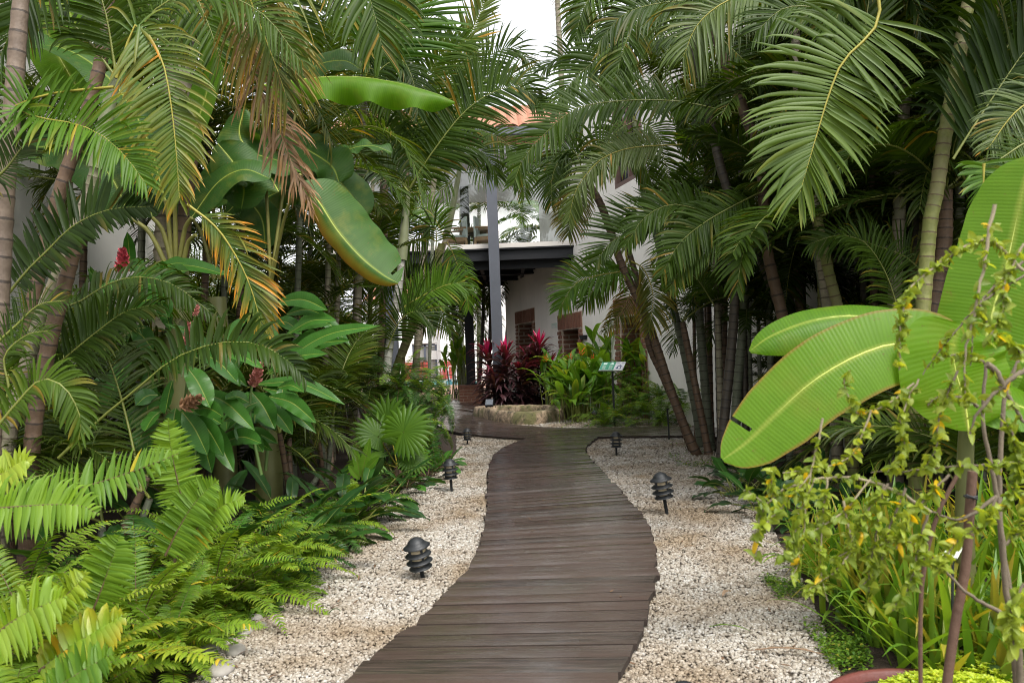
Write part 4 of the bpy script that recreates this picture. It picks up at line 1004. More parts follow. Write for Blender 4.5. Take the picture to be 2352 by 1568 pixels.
# fronds of that palm
hf(p, [(268, 180), (310, 60), (345, 85), (376, 151), (392, 235), (402, 319), (410, 420), (412, 455)], 4.7, 150, (0.1, .35, 1), PMY, n=46, a0=72, a1=30, droop=.55, vee=8, yel=.5, yall=.16, pet=.2, W=.021, label='yellowing drooping frond', rr=.008, sides=(1.1, .86), fold=.3, seg=6)
hf(p, [(262, 200), (120, 215), (30, 248), (100, 272), (175, 285), (235, 312), (285, 356), (332, 418)], 4.3, 135, (0, .5, 1), PMB, n=52, a0=84, a1=30, droop=.26, vee=26, pet=.32, W=.019, fold=.3, seg=6, rr=.007)
hf(p, [(268, 180), (170, 60), (60, 30), (-60, 70)], 5.2, 130, (0, 1, .5), PM, droop=.6)
hf(p, [(270, 178), (350, 30), (470, -20), (600, 30), (690, 140)], 5.4, 130, (0, .6, 1), PM, droop=.5)
hf(p, [(268, 180), (240, 20), (200, -60), (90, -120)], 5.2, 150, (0, .5, 1), PM, droop=.4)
p, t = palm('brown palm trunk crossing behind the pale ringed left palm', [(255, -60), (236, 120), (190, 290), (144, 420), (95, 600), (60, 780), (30, 950)], 6.4, .055, TRB, .14, G_L)
hf(p, [(250, -40), (330, -120), (420, -60), (480, 60), (520, 180)], 6.2, 150, (0, .6, 1), PM, droop=.6)
p, t = palm('lower brown trunk at the left with thick dark rings', [(175, 560), (150, 650), (120, 760), (95, 880), (75, 1010)], 5.2, .052, TRB, .10, G_L)
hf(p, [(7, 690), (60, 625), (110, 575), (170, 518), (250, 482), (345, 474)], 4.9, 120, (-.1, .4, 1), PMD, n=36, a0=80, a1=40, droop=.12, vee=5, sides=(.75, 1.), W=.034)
hf(p, [(-40, 430), (10, 392), (50, 340), (85, 300)], 4.3, 110, (0, .4, 1), PMD, n=26, droop=.2, pet=.05)
hf(p, [(60, 760), (130, 715), (188, 690), (250, 652), (320, 636), (400, 655), (480, 715)], 5.6, 95, (0, .8, .8), PMD, n=48, a0=78, a1=32, droop=.8, vee=12, W=.026)
hf(p, [(60, 900), (140, 830), (225, 760), (290, 715), (360, 700)], 5.3, 110, (.2, .6, 1), PMD, n=44, droop=.5, W=.024)
p, t = palm('thick grey palm trunk behind the banana leaves near the top left', [(418, -60), (412, 60), (402, 300), (395, 560), (390, 800)], 8.2, .17, TRT, .2, G_L)
hf(p, [(418, -60), (430, -120), (530, -90), (620, 10), (690, 120)], 8., 190, (0, .6, 1), PM, droop=.5)
hf(p, [(418, -60), (330, -120), (300, -20), (280, 120)], 7.6, 150, (0, .5, 1), PM, droop=.6)
# ground arecas at the left edge
p = areca('low areca with fine dark fronds under the slim left palm', (-2.75, 5.4), 14, 1.7, 'arecas in the left bed', PMD, .36, (25, 80))
hf(p, [(-30, 1010), (40, 925), (95, 872), (150, 892), (185, 960), (180, 1010)], 3.9, 85, (0, .7, 1), PM, n=40, droop=.5, W=.02)
hf(p, [(134, 1052), (230, 962), (320, 888), (390, 830), (455, 800), (520, 785), (600, 792), (670, 835), (700, 870)], 5.0, 92, (0, .7, 1), PMD, n=40, a0=82, a1=34, droop=.5, vee=30, pet=.42, W=.028, rr=.009)
hf(p, [(-20, 800), (40, 745), (90, 700), (150, 690)], 4.4, 80, (0, .6, 1), PM, n=30, droop=.4)
hf(p, [(-20, 960), (20, 900), (10, 820), (60, 770), (110, 760)], 4.2, 90, (0, .6, 1), PM, n=30, droop=.5)

# hanging yellow, orange and brown fronds near the top
p, t = palm('tall palm whose dying orange and brown fronds hang over the bananas', [(585, -160), (520, 40), (450, 300), (420, 560), (410, 800)], 7.7, .07, TRB, .13, G_L)
pO = p
hf(p, [(590, -150), (560, -90), (575, 0), (610, 90), (640, 170), (660, 230)], 5.6, 215, (-.1, .1, 1), PMO, n=40, a0=48, a1=16, droop=.5, vee=4, yel=.4, pet=.12, W=.018, label='olive frond turning orange, hanging from the top', seg=6, wig=.03)
hf(p, [(590, -150), (650, -110), (640, 0), (650, 90), (668, 160)], 5.8, 200, (.2, .1, 1), PMY, n=22, a0=44, a1=16, droop=.5, yel=.7, W=.016, label='frond with orange tips', seg=6, wig=.04)
hf(p, [(585, -150), (560, 60), (590, 190), (635, 280), (668, 370), (700, 440), (712, 474)], 5.9, 120, (.1, .1, 1), PDRY, n=50, a0=50, a1=14, droop=.8, vee=0, yel=.35, W=.020, label='withered brown frond', wig=.16, pet=.3, seg=8, jit=14)
hf(p, [(430, 470), (494, 520), (540, 585), (572, 650), (592, 715), (604, 765)], 5.5, 112, (-.1, .3, 1), PMY, n=44, a0=44, a1=18, droop=.25, vee=6, yel=.95, W=.019, label='frond with yellow and orange tips', seg=6, sides=(.8, 1.1))
hf(p, [(585, -150), (480, -90), (420, 20), (395, 120)], 6.8, 150, (0, .4, 1), PM, droop=.5)
hf(p, [(585, -150), (690, -190), (790, -120), (850, 0), (880, 120)], 7.5, 190, (0, .5, 1), PM, droop=.5)

# ------------------------------------------------------------------ middle left palms
G_M = 'ringed palms left of the boardwalk'
p, t = palm('slim dark ringed trunk rising behind the horizontal banana leaf', [(824, -20), (829, 80), (835, 260), (832, 440), (824, 640), (818, 800), (812, 960)], 11.5, .055, TRT, .16, G_M)
crown(p, t, 9, 2.6, .62, .04, (25, 80), (50, 95), mats=PM, skip=clear_mid)
hf(p, [(824, -20), (800, 60), (850, 90), (880, 150), (900, 240)], 11.2, 130, (0, .5, 1), PM, n=44, droop=.45)
hf(p, [(840, 175), (868, 120), (900, 75), (935, 20), (960, -60)], 11., 175, (.3, .2, 1), PMB, n=50, a0=60, a1=30, droop=.1, vee=4, W=.05)
hf(p, [(840, 200), (885, 150), (925, 140), (950, 190), (960, 260)], 11., 80, (.3, .5, 1), PM, n=40, droop=.6)
p, t = palm('white ringed palm trunk with grey crownshaft beside the fern bush', [(937, 440), (932, 490), (925, 570), (915, 665), (903, 740), (891, 823), (884, 930), (880, 985)], 11.6, .062, TRW, .125, G_M, sh=.95, shr=1.25)
pW = p
hf(p, [(937, 440), (960, 400), (999, 342), (1062, 262), (1126, 215), (1190, 200), (1240, 235)], 11.6, 118, (-.05, .3, 1), PM, n=60, a0=74, a1=36, droop=.22, vee=8, W=.04, pet=.1, rr=.014)
hf(p, [(937, 440), (945, 330), (965, 220), (1010, 130), (1080, 90)], 11.9, 110, (.3, .3, 1), PM, n=50, droop=.3, W=.04)
hf(p, [(937, 440), (900, 330), (850, 260), (780, 250), (720, 300)], 11.6, 95, (0, .6, 1), PM, n=46, droop=.5)
hf(p, [(937, 440), (985, 385), (1050, 345), (1110, 350), (1140, 400)], 12.2, 95, (0, .6, 1), PM, n=46, droop=.5)
hf(p, [(937, 440), (905, 400), (870, 385), (840, 400), (815, 460)], 11.2, 80, (0, .6, 1), PMD, n=40, droop=.6)
hf(p, [(937, 440), (880, 350), (800, 330), (740, 380), (700, 470)], 11.4, 85, (0, .6, 1), PM, n=44, droop=.6)
p, t = palm('leaning olive trunk just behind the white ringed palm', [(1015, 560), (985, 660), (950, 745), (915, 835), (890, 930)], 13.2, .075, TRG, .13, G_M)
hf(p, [(1015, 560), (1030, 560), (1055, 620), (1072, 670), (1076, 710)], 12.6, 55, (0, .5, 1), PMB, n=40, droop=.35, a0=60)
hf(p, [(1000, 590), (1000, 520), (960, 540), (900, 600), (870, 690)], 12.4, 85, (0, .6, 1), PM, n=46, droop=.5)
hf(p, [(905, 720), (960, 685), (1010, 660), (1050, 650), (1072, 670)], 12., 72, (0, .4, 1), PMB, n=50, a0=74, a1=30, droop=.2, vee=14, W=.03)
hf(p, [(880, 680), (930, 645), (985, 625), (1030, 625), (1060, 645)], 12.4, 62, (0, .4, 1), PM, n=44, a0=72, droop=.3, vee=10)
hf(p, [(900, 730), (950, 690), (1000, 700), (1035, 760)], 12.0, 75, (0, .4, 1), PM, n=36, droop=.4)
hf(p, [(890, 800), (920, 735), (960, 715), (995, 750)], 11.5, 80, (0, .5, 1), PMD, n=30, droop=.3)
p, t = palm('slender crownshaft palm leaning in front of the terrace glass', [(1062, 340), (1050, 420), (1030, 520), (1012, 590), (985, 700), (960, 800), (945, 900)], 15.2, .055, TRT, .13, G_M, sh=1.6, shr=1.2)
hf(p, [(1062, 340), (1090, 300), (1150, 320), (1195, 370), (1205, 450)], 15., 75, (0, .5, 1), PM, n=46, droop=.55)
hf(p, [(1062, 350), (1110, 400), (1170, 395), (1240, 405), (1270, 440)], 15., 62, (0, .6, 1), PM, n=44, droop=.75)
hf(p, [(1062, 340), (1060, 240), (1100, 150), (1170, 110), (1225, 150)], 15.2, 85, (.1, .4, 1), PMD, n=50, droop=.25)
hf(p, [(1062, 340), (1010, 300), (950, 310), (910, 370)], 15., 75, (0, .5, 1), PM, n=40, droop=.5)
hf(p, [(1050, 400), (1010, 440), (985, 420), (945, 450), (930, 500)], 14.6, 70, (0, .5, 1), PM, n=36, droop=.5)
hf(p, [(1020, 545), (990, 490), (950, 480), (915, 520)], 14., 60, (0, .5, 1), PMB, n=36, droop=.4)
p, t = palm('tan ringed trunk standing right behind the grey crownshaft palm', [(998, 400), (990, 470), (978, 540), (968, 640), (960, 760), (955, 880)], 14.2, .06, TRT, .1, G_M)
hf(p, [(998, 400), (1030, 300), (1080, 210), (1150, 170), (1210, 190), (1240, 240)], 14.4, 95, (.1, .4, 1), PM, n=54, droop=.25, W=.045)
hf(p, [(998, 400), (960, 330), (900, 320), (850, 380)], 14, 80, (0, .5, 1), PM, n=40, droop=.5)
hf(p, [(998, 400), (1005, 250), (1040, 160), (1090, 60), (1120, -20)], 14.6, 90, (.3, .2, 1), PMO, n=54, droop=.1, W=.05)
for i, (x0, y0, x1, y1, rr_, tm, lab) in enumerate([(820, 560, 806, 980, .05, TRB, 'left of a pair of thin brown trunks near the fan palm'), (852, 600, 838, 975, .045, TRB, 'right of a pair of thin brown trunks near the fan palm'), (886, 360, 872, 900, .05, TRB, 'reddish brown ringed trunk in front of the grey post'), (868, 640, 850, 960, .04, TRW, 'thin whitish trunk between brown trunks left of the fern bush')]):
    p, t = palm(lab, [(x0, y0), ((x0+x1)/2+3, (y0+y1)/2), (x1, y1)], 12.5+i*.6, rr_, tm, .11, G_M)
    crown(p, t, 7, 1.9, .46, .032, (15, 80), (50, 100), mats=PM, skip=clear_mid)
# backing palms at the left: tall crowns and low clumps
k = 0
for (x, y, d, ln) in [(640, 230, 11, 2.4), (720, 120, 12, 2.6), (760, 320, 11, 2.2), (560, 330, 9.5, 2.0), (690, 430, 10, 2.0), (780, 520, 11.5, 2.0), (480, 200, 9, 2.2), (330, 330, 8.5, 2.0), (160, 420, 8.5, 2.0), (620, 620, 10.5, 1.9), (520, 520, 9.5, 1.8), (860, 150, 16, 3.0), (940, 40, 17, 3.2), (1000, 130, 19, 3.0), (700, -40, 14, 3.0), (200, 80, 9, 2.0), (400, 430, 9, 1.8), (760, 680, 12, 1.9), (880, 240, 15, 2.6)]:
    p, t = palm('slender areca stem in the dense green thicket left of the boardwalk', [(x, y), (x-6, (y+900)/2), (x-16, 930)], d, .04, [TRB, TRGR, TRT][k % 3], .12, 'arecas filling the left thicket')
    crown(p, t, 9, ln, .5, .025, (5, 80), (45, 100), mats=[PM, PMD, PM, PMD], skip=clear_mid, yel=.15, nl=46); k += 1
for (x, y, ln) in [(-2.1, 7.6, 1.9), (-3.2, 7.4, 2.2), (-4.3, 7.2, 2.3), (-2.3, 9.4, 2.2), (-3.6, 9.4, 2.5), (-2.0, 11.4, 2.1), (-2.9, 12.6, 2.5), (-2.3, 14.2, 2.3), (-3.4, 15.5, 2.8), (-4.6, 10.8, 2.8), (-4.6, 5.6, 2.2), (-3.6, 5.9, 2.0), (-2.7, 18, 2.8), (-4.2, 19, 3.2), (-3.0, 10.6, 3.0), (-4.0, 12.6, 3.6), (-3.4, 13.8, 3.4), (-5.0, 14.5, 4.0), (-4.4, 16.8, 4.2), (-3.4, 17.2, 3.6), (-5.8, 18.5, 4.6), (-6.4, 15.5, 4.6), (-3.9, 14.6, 3.9), (-4.6, 18.2, 4.4), (-5.2, 16.2, 4.4), (-3.1, 15.0, 3.2), (-3.6, 20.5, 4.2)]:
    areca('low bushy areca at the foot of the left thicket', (x, y), 16, ln, 'bushy arecas at the foot of the left thicket', [PM, PMD, PMD], .46, (20, 84), nl=46)

for (x, y, ln) in [(-7.5, 26, 6), (-9.5, 27, 6.5), (-11.5, 29, 7), (-8.5, 31, 7), (-14, 32, 8), (-6.2, 24, 4.5)]:
    areca('tall feathery palm clump closing the view far behind the left thicket', (x, y), 24, ln, 'feathery palm clumps far behind the left thicket', [PM, PMD], .9, (10, 84), nl=44)
# ------------------------------------------------------------------ bananas at the left
def bl(parent, pts, d, W, hint, mats=None, name='leaf', label=None, **k):
    g = MB(); blade(g, VV(pts, d), camv(hint), W*d/FPX, seed=seed(), **k); o = obj(name, g, mats or [BAN, RIBY], parent)
    if label: o['label'] = label
    return o
p = thing('banana_plant', 'banana plant with a hanging yellow-edged leaf over the left bed', 'banana plant', (V(700, 700, 7.6)[0]-.4, 7.6, 0))
bx = p.location
g = MB(); tube(g, spline(A([[bx[0], bx[1], -.05], [bx[0]+.02, bx[1], 1.2], [bx[0]+.08, bx[1], 2.2]]), 14), [.13]*7+[.12, .11, .1, .09, .08, .07, .06], 12); obj('stem', g, plain('banana_stem', (.12, .125, .04), .5, .45, 4), p)
top = A([bx[0]+.08, bx[1], 2.2])
def pet(parent, a, b, r=.018):
    m_ = (A(a)+A(b))/2+A([0, 0, .12]); g = MB(); tube(g, spline(A([a, m_, b]), 10), np.linspace(r*1.4, r, 10)*.72, 7); obj('petiole', g, STALK, parent)
pet(p, top, V(690, 400, 7.1))
bl(p, [(690, 420), (728, 458), (775, 530), (830, 592), (880, 632), (914, 650)], 7.1, 92, (.3, .45, 1), sideL=1.05, sideR=.40, vee=.05, curl=.25, wave=.06, dropR=.8, edge=.75, eside=1, label='hanging leaf with yellow torn edge', tears=((-1, .93, .3, .05),))
pet(p, top, V(600, 196, 7.6))
bl(p, [(600, 196), (680, 184), (760, 176), (840, 178), (920, 192), (1000, 214), (1044, 234)], 7.4, 66, (0, 1, .22), mats=[BANB, RIBY], sideR=1.0, sideL=1.0, vee=.05, curl=.1, wave=.26, dropL=0., dropR=1.2, wv=8., tint=.25, label='long horizontal leaf with wavy hanging edge')
pet(p, top, V(700, 150, 8.)); bl(p, [(640, 260), (680, 190), (730, 150), (790, 140), (830, 160)], 7.9, 45, (0, .7, 1), curl=.3, vee=.3, wave=.15)
bl(p, [(560, 250), (550, 310), (580, 350), (640, 370), (700, 400)], 7.6, 55, (0, .9, .6), curl=.4, wave=.2, vee=.2)
bl(p, [(640, 300), (700, 340), (760, 380), (780, 420)], 7.8, 60, (-.2, .8, .7), curl=.2, wave=.2)
bl(p, [(620, 420), (690, 385), (750, 395), (800, 440), (840, 500)], 8.0, 58, (0, .8, .7), curl=.25, wave=.2, tears=((1, .5, .3, .05),))
bl(p, [(500, 330), (540, 380), (560, 430), (555, 480)], 7.4, 60, (-.2, .6, 1), curl=.4, wave=.2)
bl(p, [(640, 440), (610, 400), (540, 410), (500, 450)], 7.5, 50, (0, .8, .8), curl=.3, wave=.2)
bl(p, [(720, 420), (790, 350), (850, 335), (900, 350)], 9., 34, (0, .8, .6), curl=.3, wave=.3)
p = thing('banana_plant', 'banana plant with yellow-green leaf stalks fanning low behind the red flower', 'banana plant', (V(400, 700, 7.0)[0], 7.0, 0))
bx = p.location; B0 = A([bx[0], bx[1], 0.])
g = MB(); tube(g, A([B0-[0, 0, .05], B0+[0, 0, .7], B0+[.03, 0, 1.65], B0+[.05, 0, 2.3]]), [.14, .13, .12, .08], 12); obj('stem', g, bpy.data.materials['banana_stem'], p)
for (xa, ya, xb, yb) in [(395, 640, 300, 500), (400, 625, 350, 500), (405, 610, 402, 470), (410, 620, 440, 500), (395, 600, 380, 460), (415, 640, 450, 540)]:
    pet(p, V(xa, ya, 7.), V(xb, yb, 6.9), .024)
bl(p, [(300, 500), (250, 400), (170, 340), (60, 340)], 7.2, 75, (0, .7, 1), curl=.3, wave=.1, tint=.2)
bl(p, [(350, 500), (320, 380), (270, 320), (200, 330)], 7.3, 60, (0, .7, 1), curl=.3, wave=.1)
bl(p, [(402, 470), (430, 350), (470, 230), (500, 110), (522, -30)], 6.9, 42, (-.4, 0, 1), mats=[BANB, RIBY], curl=.1, vee=.3, tint=.1, label='upright bright green leaf')
bl(p, [(440, 500), (500, 420), (560, 390), (620, 410)], 7.2, 50, (0, .8, .8), curl=.3)
bl(p, [(380, 460), (330, 300), (250, 180), (140, 110), (20, 110)], 7.1, 62, (0, .9, .5), curl=.25, wave=.15, tears=((1, .6, .2, .05), (-1, .4, .3, .05)))
bl(p, [(200, 240), (120, 100), (100, 20), (110, -40)], 7.4, 60, (0, .2, 1), mats=[BANB, RIBY], curl=.2)
bl(p, [(40, -60), (110, -20), (160, 30), (178, 68)], 6.6, 52, (0, .2, 1), mats=[BANB, RIBY], curl=.2, tint=.2, label='bright green leaf tip at the top left')
bl(p, [(380, 460), (310, 420), (230, 440), (170, 520)], 7.4, 60, (0, .8, .7), curl=.3)
p = thing('banana_plant', 'second banana clump with split stalks behind the yellow tipped frond', 'banana plant', (V(505, 700, 7.8)[0], 7.8, 0))
bx = p.location; B0 = A([bx[0], bx[1], 0.])
g = MB(); tube(g, A([B0-[0, 0, .05], B0+[0, 0, .9], B0+[-.03, 0, 2.1]]), [.12, .11, .09], 12); obj('stem', g, bpy.data.materials['banana_stem'], p)
for (xa, ya, xb, yb) in [(492, 640, 440, 500), (497, 620, 490, 480), (503, 640, 545, 520), (500, 600, 520, 490), (490, 600, 465, 490)]: pet(p, V(xa, ya, 7.8), V(xb, yb, 7.7), .022)
bl(p, [(490, 480), (520, 380), (580, 320), (650, 320)], 8.2, 60, (0, .8, .7), curl=.3, wave=.15)
bl(p, [(545, 520), (620, 450), (690, 440), (740, 480)], 8.2, 55, (0, .8, .8), curl=.3, wave=.15)
bl(p, [(440, 500), (400, 420), (340, 400), (290, 450)], 8., 50, (0, .8, .8), curl=.3)
bl(p, [(520, 490), (560, 460), (600, 500), (610, 570)], 7.9, 45, (0, .8, .8), curl=.3)

# ------------------------------------------------------------------ gingers
def ginger(label, base, d, leaves, grp='flowering gingers in the left bed', mats=None, dd=0.):
    o = thing('ginger_plant', label, 'ginger', base, grp); rg = np.random.default_rng(seed())
    ex = [(a_+rg.normal(0, 26), b_+rg.normal(0, 24), c_+rg.normal(0, 40), d_+rg.normal(0, 40), w_*rg.uniform(.8, 1.15)) for a_, b_, c_, d_, w_ in leaves]
    for k_, (x0, y0, x1, y1, wd) in enumerate(list(leaves)+ex):
        xm, ym = (x0+x1)/2, (y0+y1)/2-abs(x1-x0)*.10-4; da = d+rg.normal(0, .12)+(.38 if k_ >= len(leaves) else 0); h = (rg.normal(0, .35), rg.uniform(.3, 1.), 1)
        g = MB(); blade(g, A([V(x0, y0, da+.05), V(xm, ym, da), V(x1, y1, da-.08)]), camv(h), wd*.5*d/FPX, 'lance', 26, 5, .28, .12, .06, seed=seed(), rib=.0035, tint=rg.uniform(.25, .8)); obj('leaf', g, mats or [GING, RACH], o)
    return o
def stemline(o, pts, d, r=.011, mt=STEMG, nm='stem'):
    P = VV(pts, d); g = MB(); tube(g, spline(P, 16), np.linspace(r, r*.6, 16), 7); obj(nm, g, mt, o)
c4 = lambda L_: [(a*.3358, 520.5+b*.3358, c*.3358, 520.5+d*.3358, w*.3358*1.05) for a, b, c, d, w in L_]
GF = plain('flower_pink', (.40, .15, .12), .5, .3, 20); GFR = plain('flower_red_pink', (.42, .07, .09), .5, .3, 20); GFD = plain('flower_dead', (.26, .14, .07), .7, .35, 20)
def cone(o, p0, p1, r, mt, seed_=0, name='flower_cone', n=34):
    """a spike of overlapping bracts"""
    rg = np.random.default_rng(seed_); p0, p1 = A(p0), A(p1); ax = nrm(p1-p0); x = nrm(np.cross(ax, A([.3, .9, .1]))); y = np.cross(ax, x); g = MB(); L = np.linalg.norm(p1-p0)
    i = np.arange(n); f = (i+.5)/n; a = i*2.39996; rad = np.cos(a)[:, None]*x+np.sin(a)[:, None]*y
    st = p0+ax*(f*L*.93)[:, None]+rad*(r*.25); d_ = nrm(rad*(.85-.55*f)[:, None]+ax*(.5+.5*f)[:, None]+rg.normal(0, .1, (n, 3)))
    leaflets(g, st, d_, np.cross(ax, rad), r*np.interp(f, [0, .3, 1], [1.1, 1.25, .7]), np.full(n, r*.85), np.full(n, -.12), 4, .35, 'lance', np.stack([rg.random(n), 0*f, 0*f], 1))
    tube(g, A([p0, p1]), [r*.35, r*.15], 6, 0); obj(name, g, mt, o)
o = ginger('broad leaved ginger with a pink flower cone, in the middle of the left bed', V(440, 1120, 5.5)*A([1, 1, 0]), 5.5, c4([(1360, 860, 1630, 1070, 130), (1470, 870, 1800, 970, 95), (1270, 950, 1440, 1240, 155), (1180, 1050, 1130, 1280, 150), (1080, 1150, 930, 1220, 115), (1100, 1260, 990, 1400, 125), (1250, 1270, 1420, 1560, 155), (1330, 1290, 1530, 1568, 140), (1240, 1000, 1100, 960, 90), (1350, 900, 1180, 840, 90), (1200, 1240, 1180, 1420, 130), (1230, 1330, 1240, 1560, 140), (1010, 1360, 940, 1500, 120), (1330, 1250, 1530, 1300, 120)]))
stemline(o, [(440, 1110), (425, 960), (430, 880), (440, 800)], 5.52, .014); cone(o, V(434, 795, 5.4), V(437, 742, 5.4), .045, GF, 1)
stemline(o, [(440, 1110), (460, 930), (455, 760), (452, 720)], 5.55, .008); cone(o, V(448, 728, 5.5), V(455, 700, 5.5), .022, GF, 2, n=20)
cone(o, V(415, 935, 5.35), V(460, 915, 5.35), .055, GFD, 3, 'withered_flower', 30)
o = ginger('broad leaved ginger with a pink flower cone, right of the first one', V(600, 1100, 5.9)*A([1, 1, 0]), 5.9, c4([(1800, 1100, 2090, 1270, 105), (1840, 1160, 2160, 1340, 115), (1720, 1130, 1880, 1380, 145), (1840, 1010, 2240, 870, 115), (1900, 1100, 2080, 1130, 95), (1530, 1330, 1790, 1260, 110), (1530, 1470, 1790, 1480, 130), (1700, 1200, 1540, 1180, 100), (1760, 1200, 1600, 1330, 110), (1820, 1230, 2000, 1420, 110), (1700, 1300, 1640, 1480, 120), (1650, 1400, 1800, 1540, 110)]))
stemline(o, [(600, 1090), (575, 960), (580, 880), (595, 840)], 5.92, .014); cone(o, V(582, 888, 5.8), V(598, 834, 5.8), .048, GF, 5); cone(o, V(584, 830, 5.82), V(586, 806, 5.82), .016, GFR, 6, n=12)
o = ginger('tall ginger spray with smooth leaves pointing right above the others', V(610, 1090, 6.5)*A([1, 1, 0]), 6.4, c4([(1980, 840, 2250, 780, 105), (1960, 740, 2300, 640, 115), (1900, 520, 2240, 570, 115), (1880, 650, 2050, 720, 105), (1960, 600, 2230, 610, 90), (1900, 880, 2200, 830, 100), (1700, 620, 1560, 780, 100), (1720, 700, 1640, 860, 110), (1850, 560, 1700, 500, 90)]))
stemline(o, [(610, 1080), (620, 950), (625, 820), (628, 700)], 6.42, .014)
o = ginger('ginger with a red flower spike against the old pale wall', V(290, 900, 6.6)*A([1, 1, 0]), 6.6, c4([(1040, 340, 1280, 250, 120), (1090, 390, 1285, 300, 110), (860, 300, 1000, 280, 100), (900, 420, 1160, 440, 180), (880, 560, 1120, 520, 190), (840, 400, 700, 460, 120), (1050, 450, 1150, 620, 130), (780, 700, 560, 800, 140), (700, 500, 600, 280, 90), (900, 700, 1050, 850, 150), (840, 1000, 720, 1250, 190), (900, 900, 780, 1100, 160)]))
stemline(o, [(290, 880), (284, 720), (283, 625)], 6.6, .014); cone(o, V(283, 628, 6.55), V(282, 574, 6.55), .06, GFR, 7, n=44)
# dark broad leaved filling under the gingers
def clumpleaves(name, label, cat, loc, n, ln, wd, mats, group, el=(20, 80), h0=.05, bend=60, prof='lance', spread=.1, stalk=True, tint=(.2, .9), rib=.003):
    loc = A([loc[0], loc[1], loc[2] if len(loc) > 2 else 0.]); o = thing(name, label, cat, loc, group); rg = np.random.default_rng(seed())
    for i in range(n):
        a = i*2.4+rg.normal(0, .3); e = R(np.interp((i+.5)/n, [0, 1], el)); p0 = loc+A([math.sin(a)*spread*rg.random(), math.cos(a)*spread*rg.random(), h0])
        pp = arch(p0, a, e, ln*rg.uniform(.75, 1.2)*1.5, R(bend)*rg.uniform(.6, 1.3), 9)
        g = MB()
        if stalk: tube(g, pp[:4], .006, 5, 1, A([.4, 0, 0]), False)
        side = np.cross(pp[-1]-pp[0], UP); T = nrm(np.gradient(pp, axis=0))
        blade(g, pp[3:] if stalk else pp, np.cross(nrm(side)[None], T).mean(0)+rg.normal(0, .2, 3), wd*rg.uniform(.8, 1.2), prof, 20, 5, .25, .15, .08, seed=seed(), rib=rib, tint=rg.uniform(*tint))
        obj('leaf', g, mats, o)
    return o
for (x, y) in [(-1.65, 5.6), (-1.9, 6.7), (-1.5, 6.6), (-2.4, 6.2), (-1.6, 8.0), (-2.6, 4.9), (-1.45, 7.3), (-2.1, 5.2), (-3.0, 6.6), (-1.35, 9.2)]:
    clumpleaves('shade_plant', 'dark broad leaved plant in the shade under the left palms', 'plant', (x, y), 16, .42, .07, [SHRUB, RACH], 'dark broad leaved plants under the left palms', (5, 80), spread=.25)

# ------------------------------------------------------------------ ferns
def fern(label, loc, n, length, L, mats, group, el=(15, 80), bend=(60, 110), W=.02, nl=34, z0=0., sk=None, yel=0.05, az=(0, 360), droop=.22):
    loc = A([loc[0], loc[1], z0]); o = thing('sword_fern', label, 'fern', loc, group)
    crown(o, loc+A([0, 0, .03]), n, length, L, W, el, bend, az, mats, nl, droop, 6, .08, yel, seg=3, kind='fern', rr=.0035, a0=84, a1=62, miss=.01, skip=sk); return o
G_F = 'sword ferns in the left foreground'
fo = fern('big light green sword fern at the left edge with the longest fronds', (-1.95, 3.35), 10, .85, .105, [FM, FM, FMY], G_F, (30, 75), W=.023, nl=34, yel=.2)
hk = dict(kind='fern', a0=86, a1=62, vee=4, rr=.005, seg=4, pet=.04)
hf(fo, [(-60, 1215), (40, 1172), (120, 1140), (200, 1116), (300, 1084), (400, 1046), (412, 1040)], 3.2, 76, (0, .55, 1), FM, n=34, droop=.3, W=.022, **hk)
hf(fo, [(-80, 1175), (-20, 1168), (60, 1162), (130, 1158), (190, 1162), (225, 1180)], 3.05, 84, (0, .5, 1), FM, n=26, droop=.42, W=.025, **hk)
hf(fo, [(430, 1190), (410, 1110), (397, 1050), (390, 1005), (386, 962)], 3.6, 58, (.15, .2, 1), FM, n=40, droop=.05, W=.018, **hk)
hf(fo, [(380, 1275), (410, 1215), (440, 1165), (470, 1130), (500, 1104)], 3.4, 62, (.2, .5, 1), FM, n=34, droop=.12, W=.020, **hk)
hf(fo, [(400, 1290), (440, 1230), (485, 1180), (530, 1152), (562, 1150)], 3.45, 58, (.1, .6, 1), FM, n=34, droop=.2, W=.019, **hk)
hf(fo, [(215, 1400), (235, 1350), (258, 1285), (275, 1230)], 3.0, 68, (.2, .4, 1), FM, n=26, droop=.12, W=.025, **hk)
hf(fo, [(120, 1420), (150, 1370), (190, 1330), (196, 1312)], 2.8, 50, (.1, .4, 1), FMY, n=18, droop=.2, W=.022, **hk)
hf(fo, [(-30, 1470), (40, 1420), (100, 1390), (150, 1370)], 2.7, 95, (0, .5, 1), FMY, n=16, droop=.6, W=.032, **hk)
hf(fo, [(90, 1540), (170, 1480), (240, 1440), (285, 1412)], 2.75, 80, (0, .5, 1), FMY, n=16, droop=.6, W=.042, yel=.5, **hk)
hf(fo, [(-60, 1080), (0, 1090), (50, 1060), (70, 1065)], 3.3, 60, (0, .5, 1), FMY, n=20, droop=.3, W=.03, **hk)
hf(fo, [(100, 1600), (190, 1540), (260, 1500)], 2.6, 70, (0, .6, 1), FM, n=16, droop=.4, W=.03, **hk)
k = 0
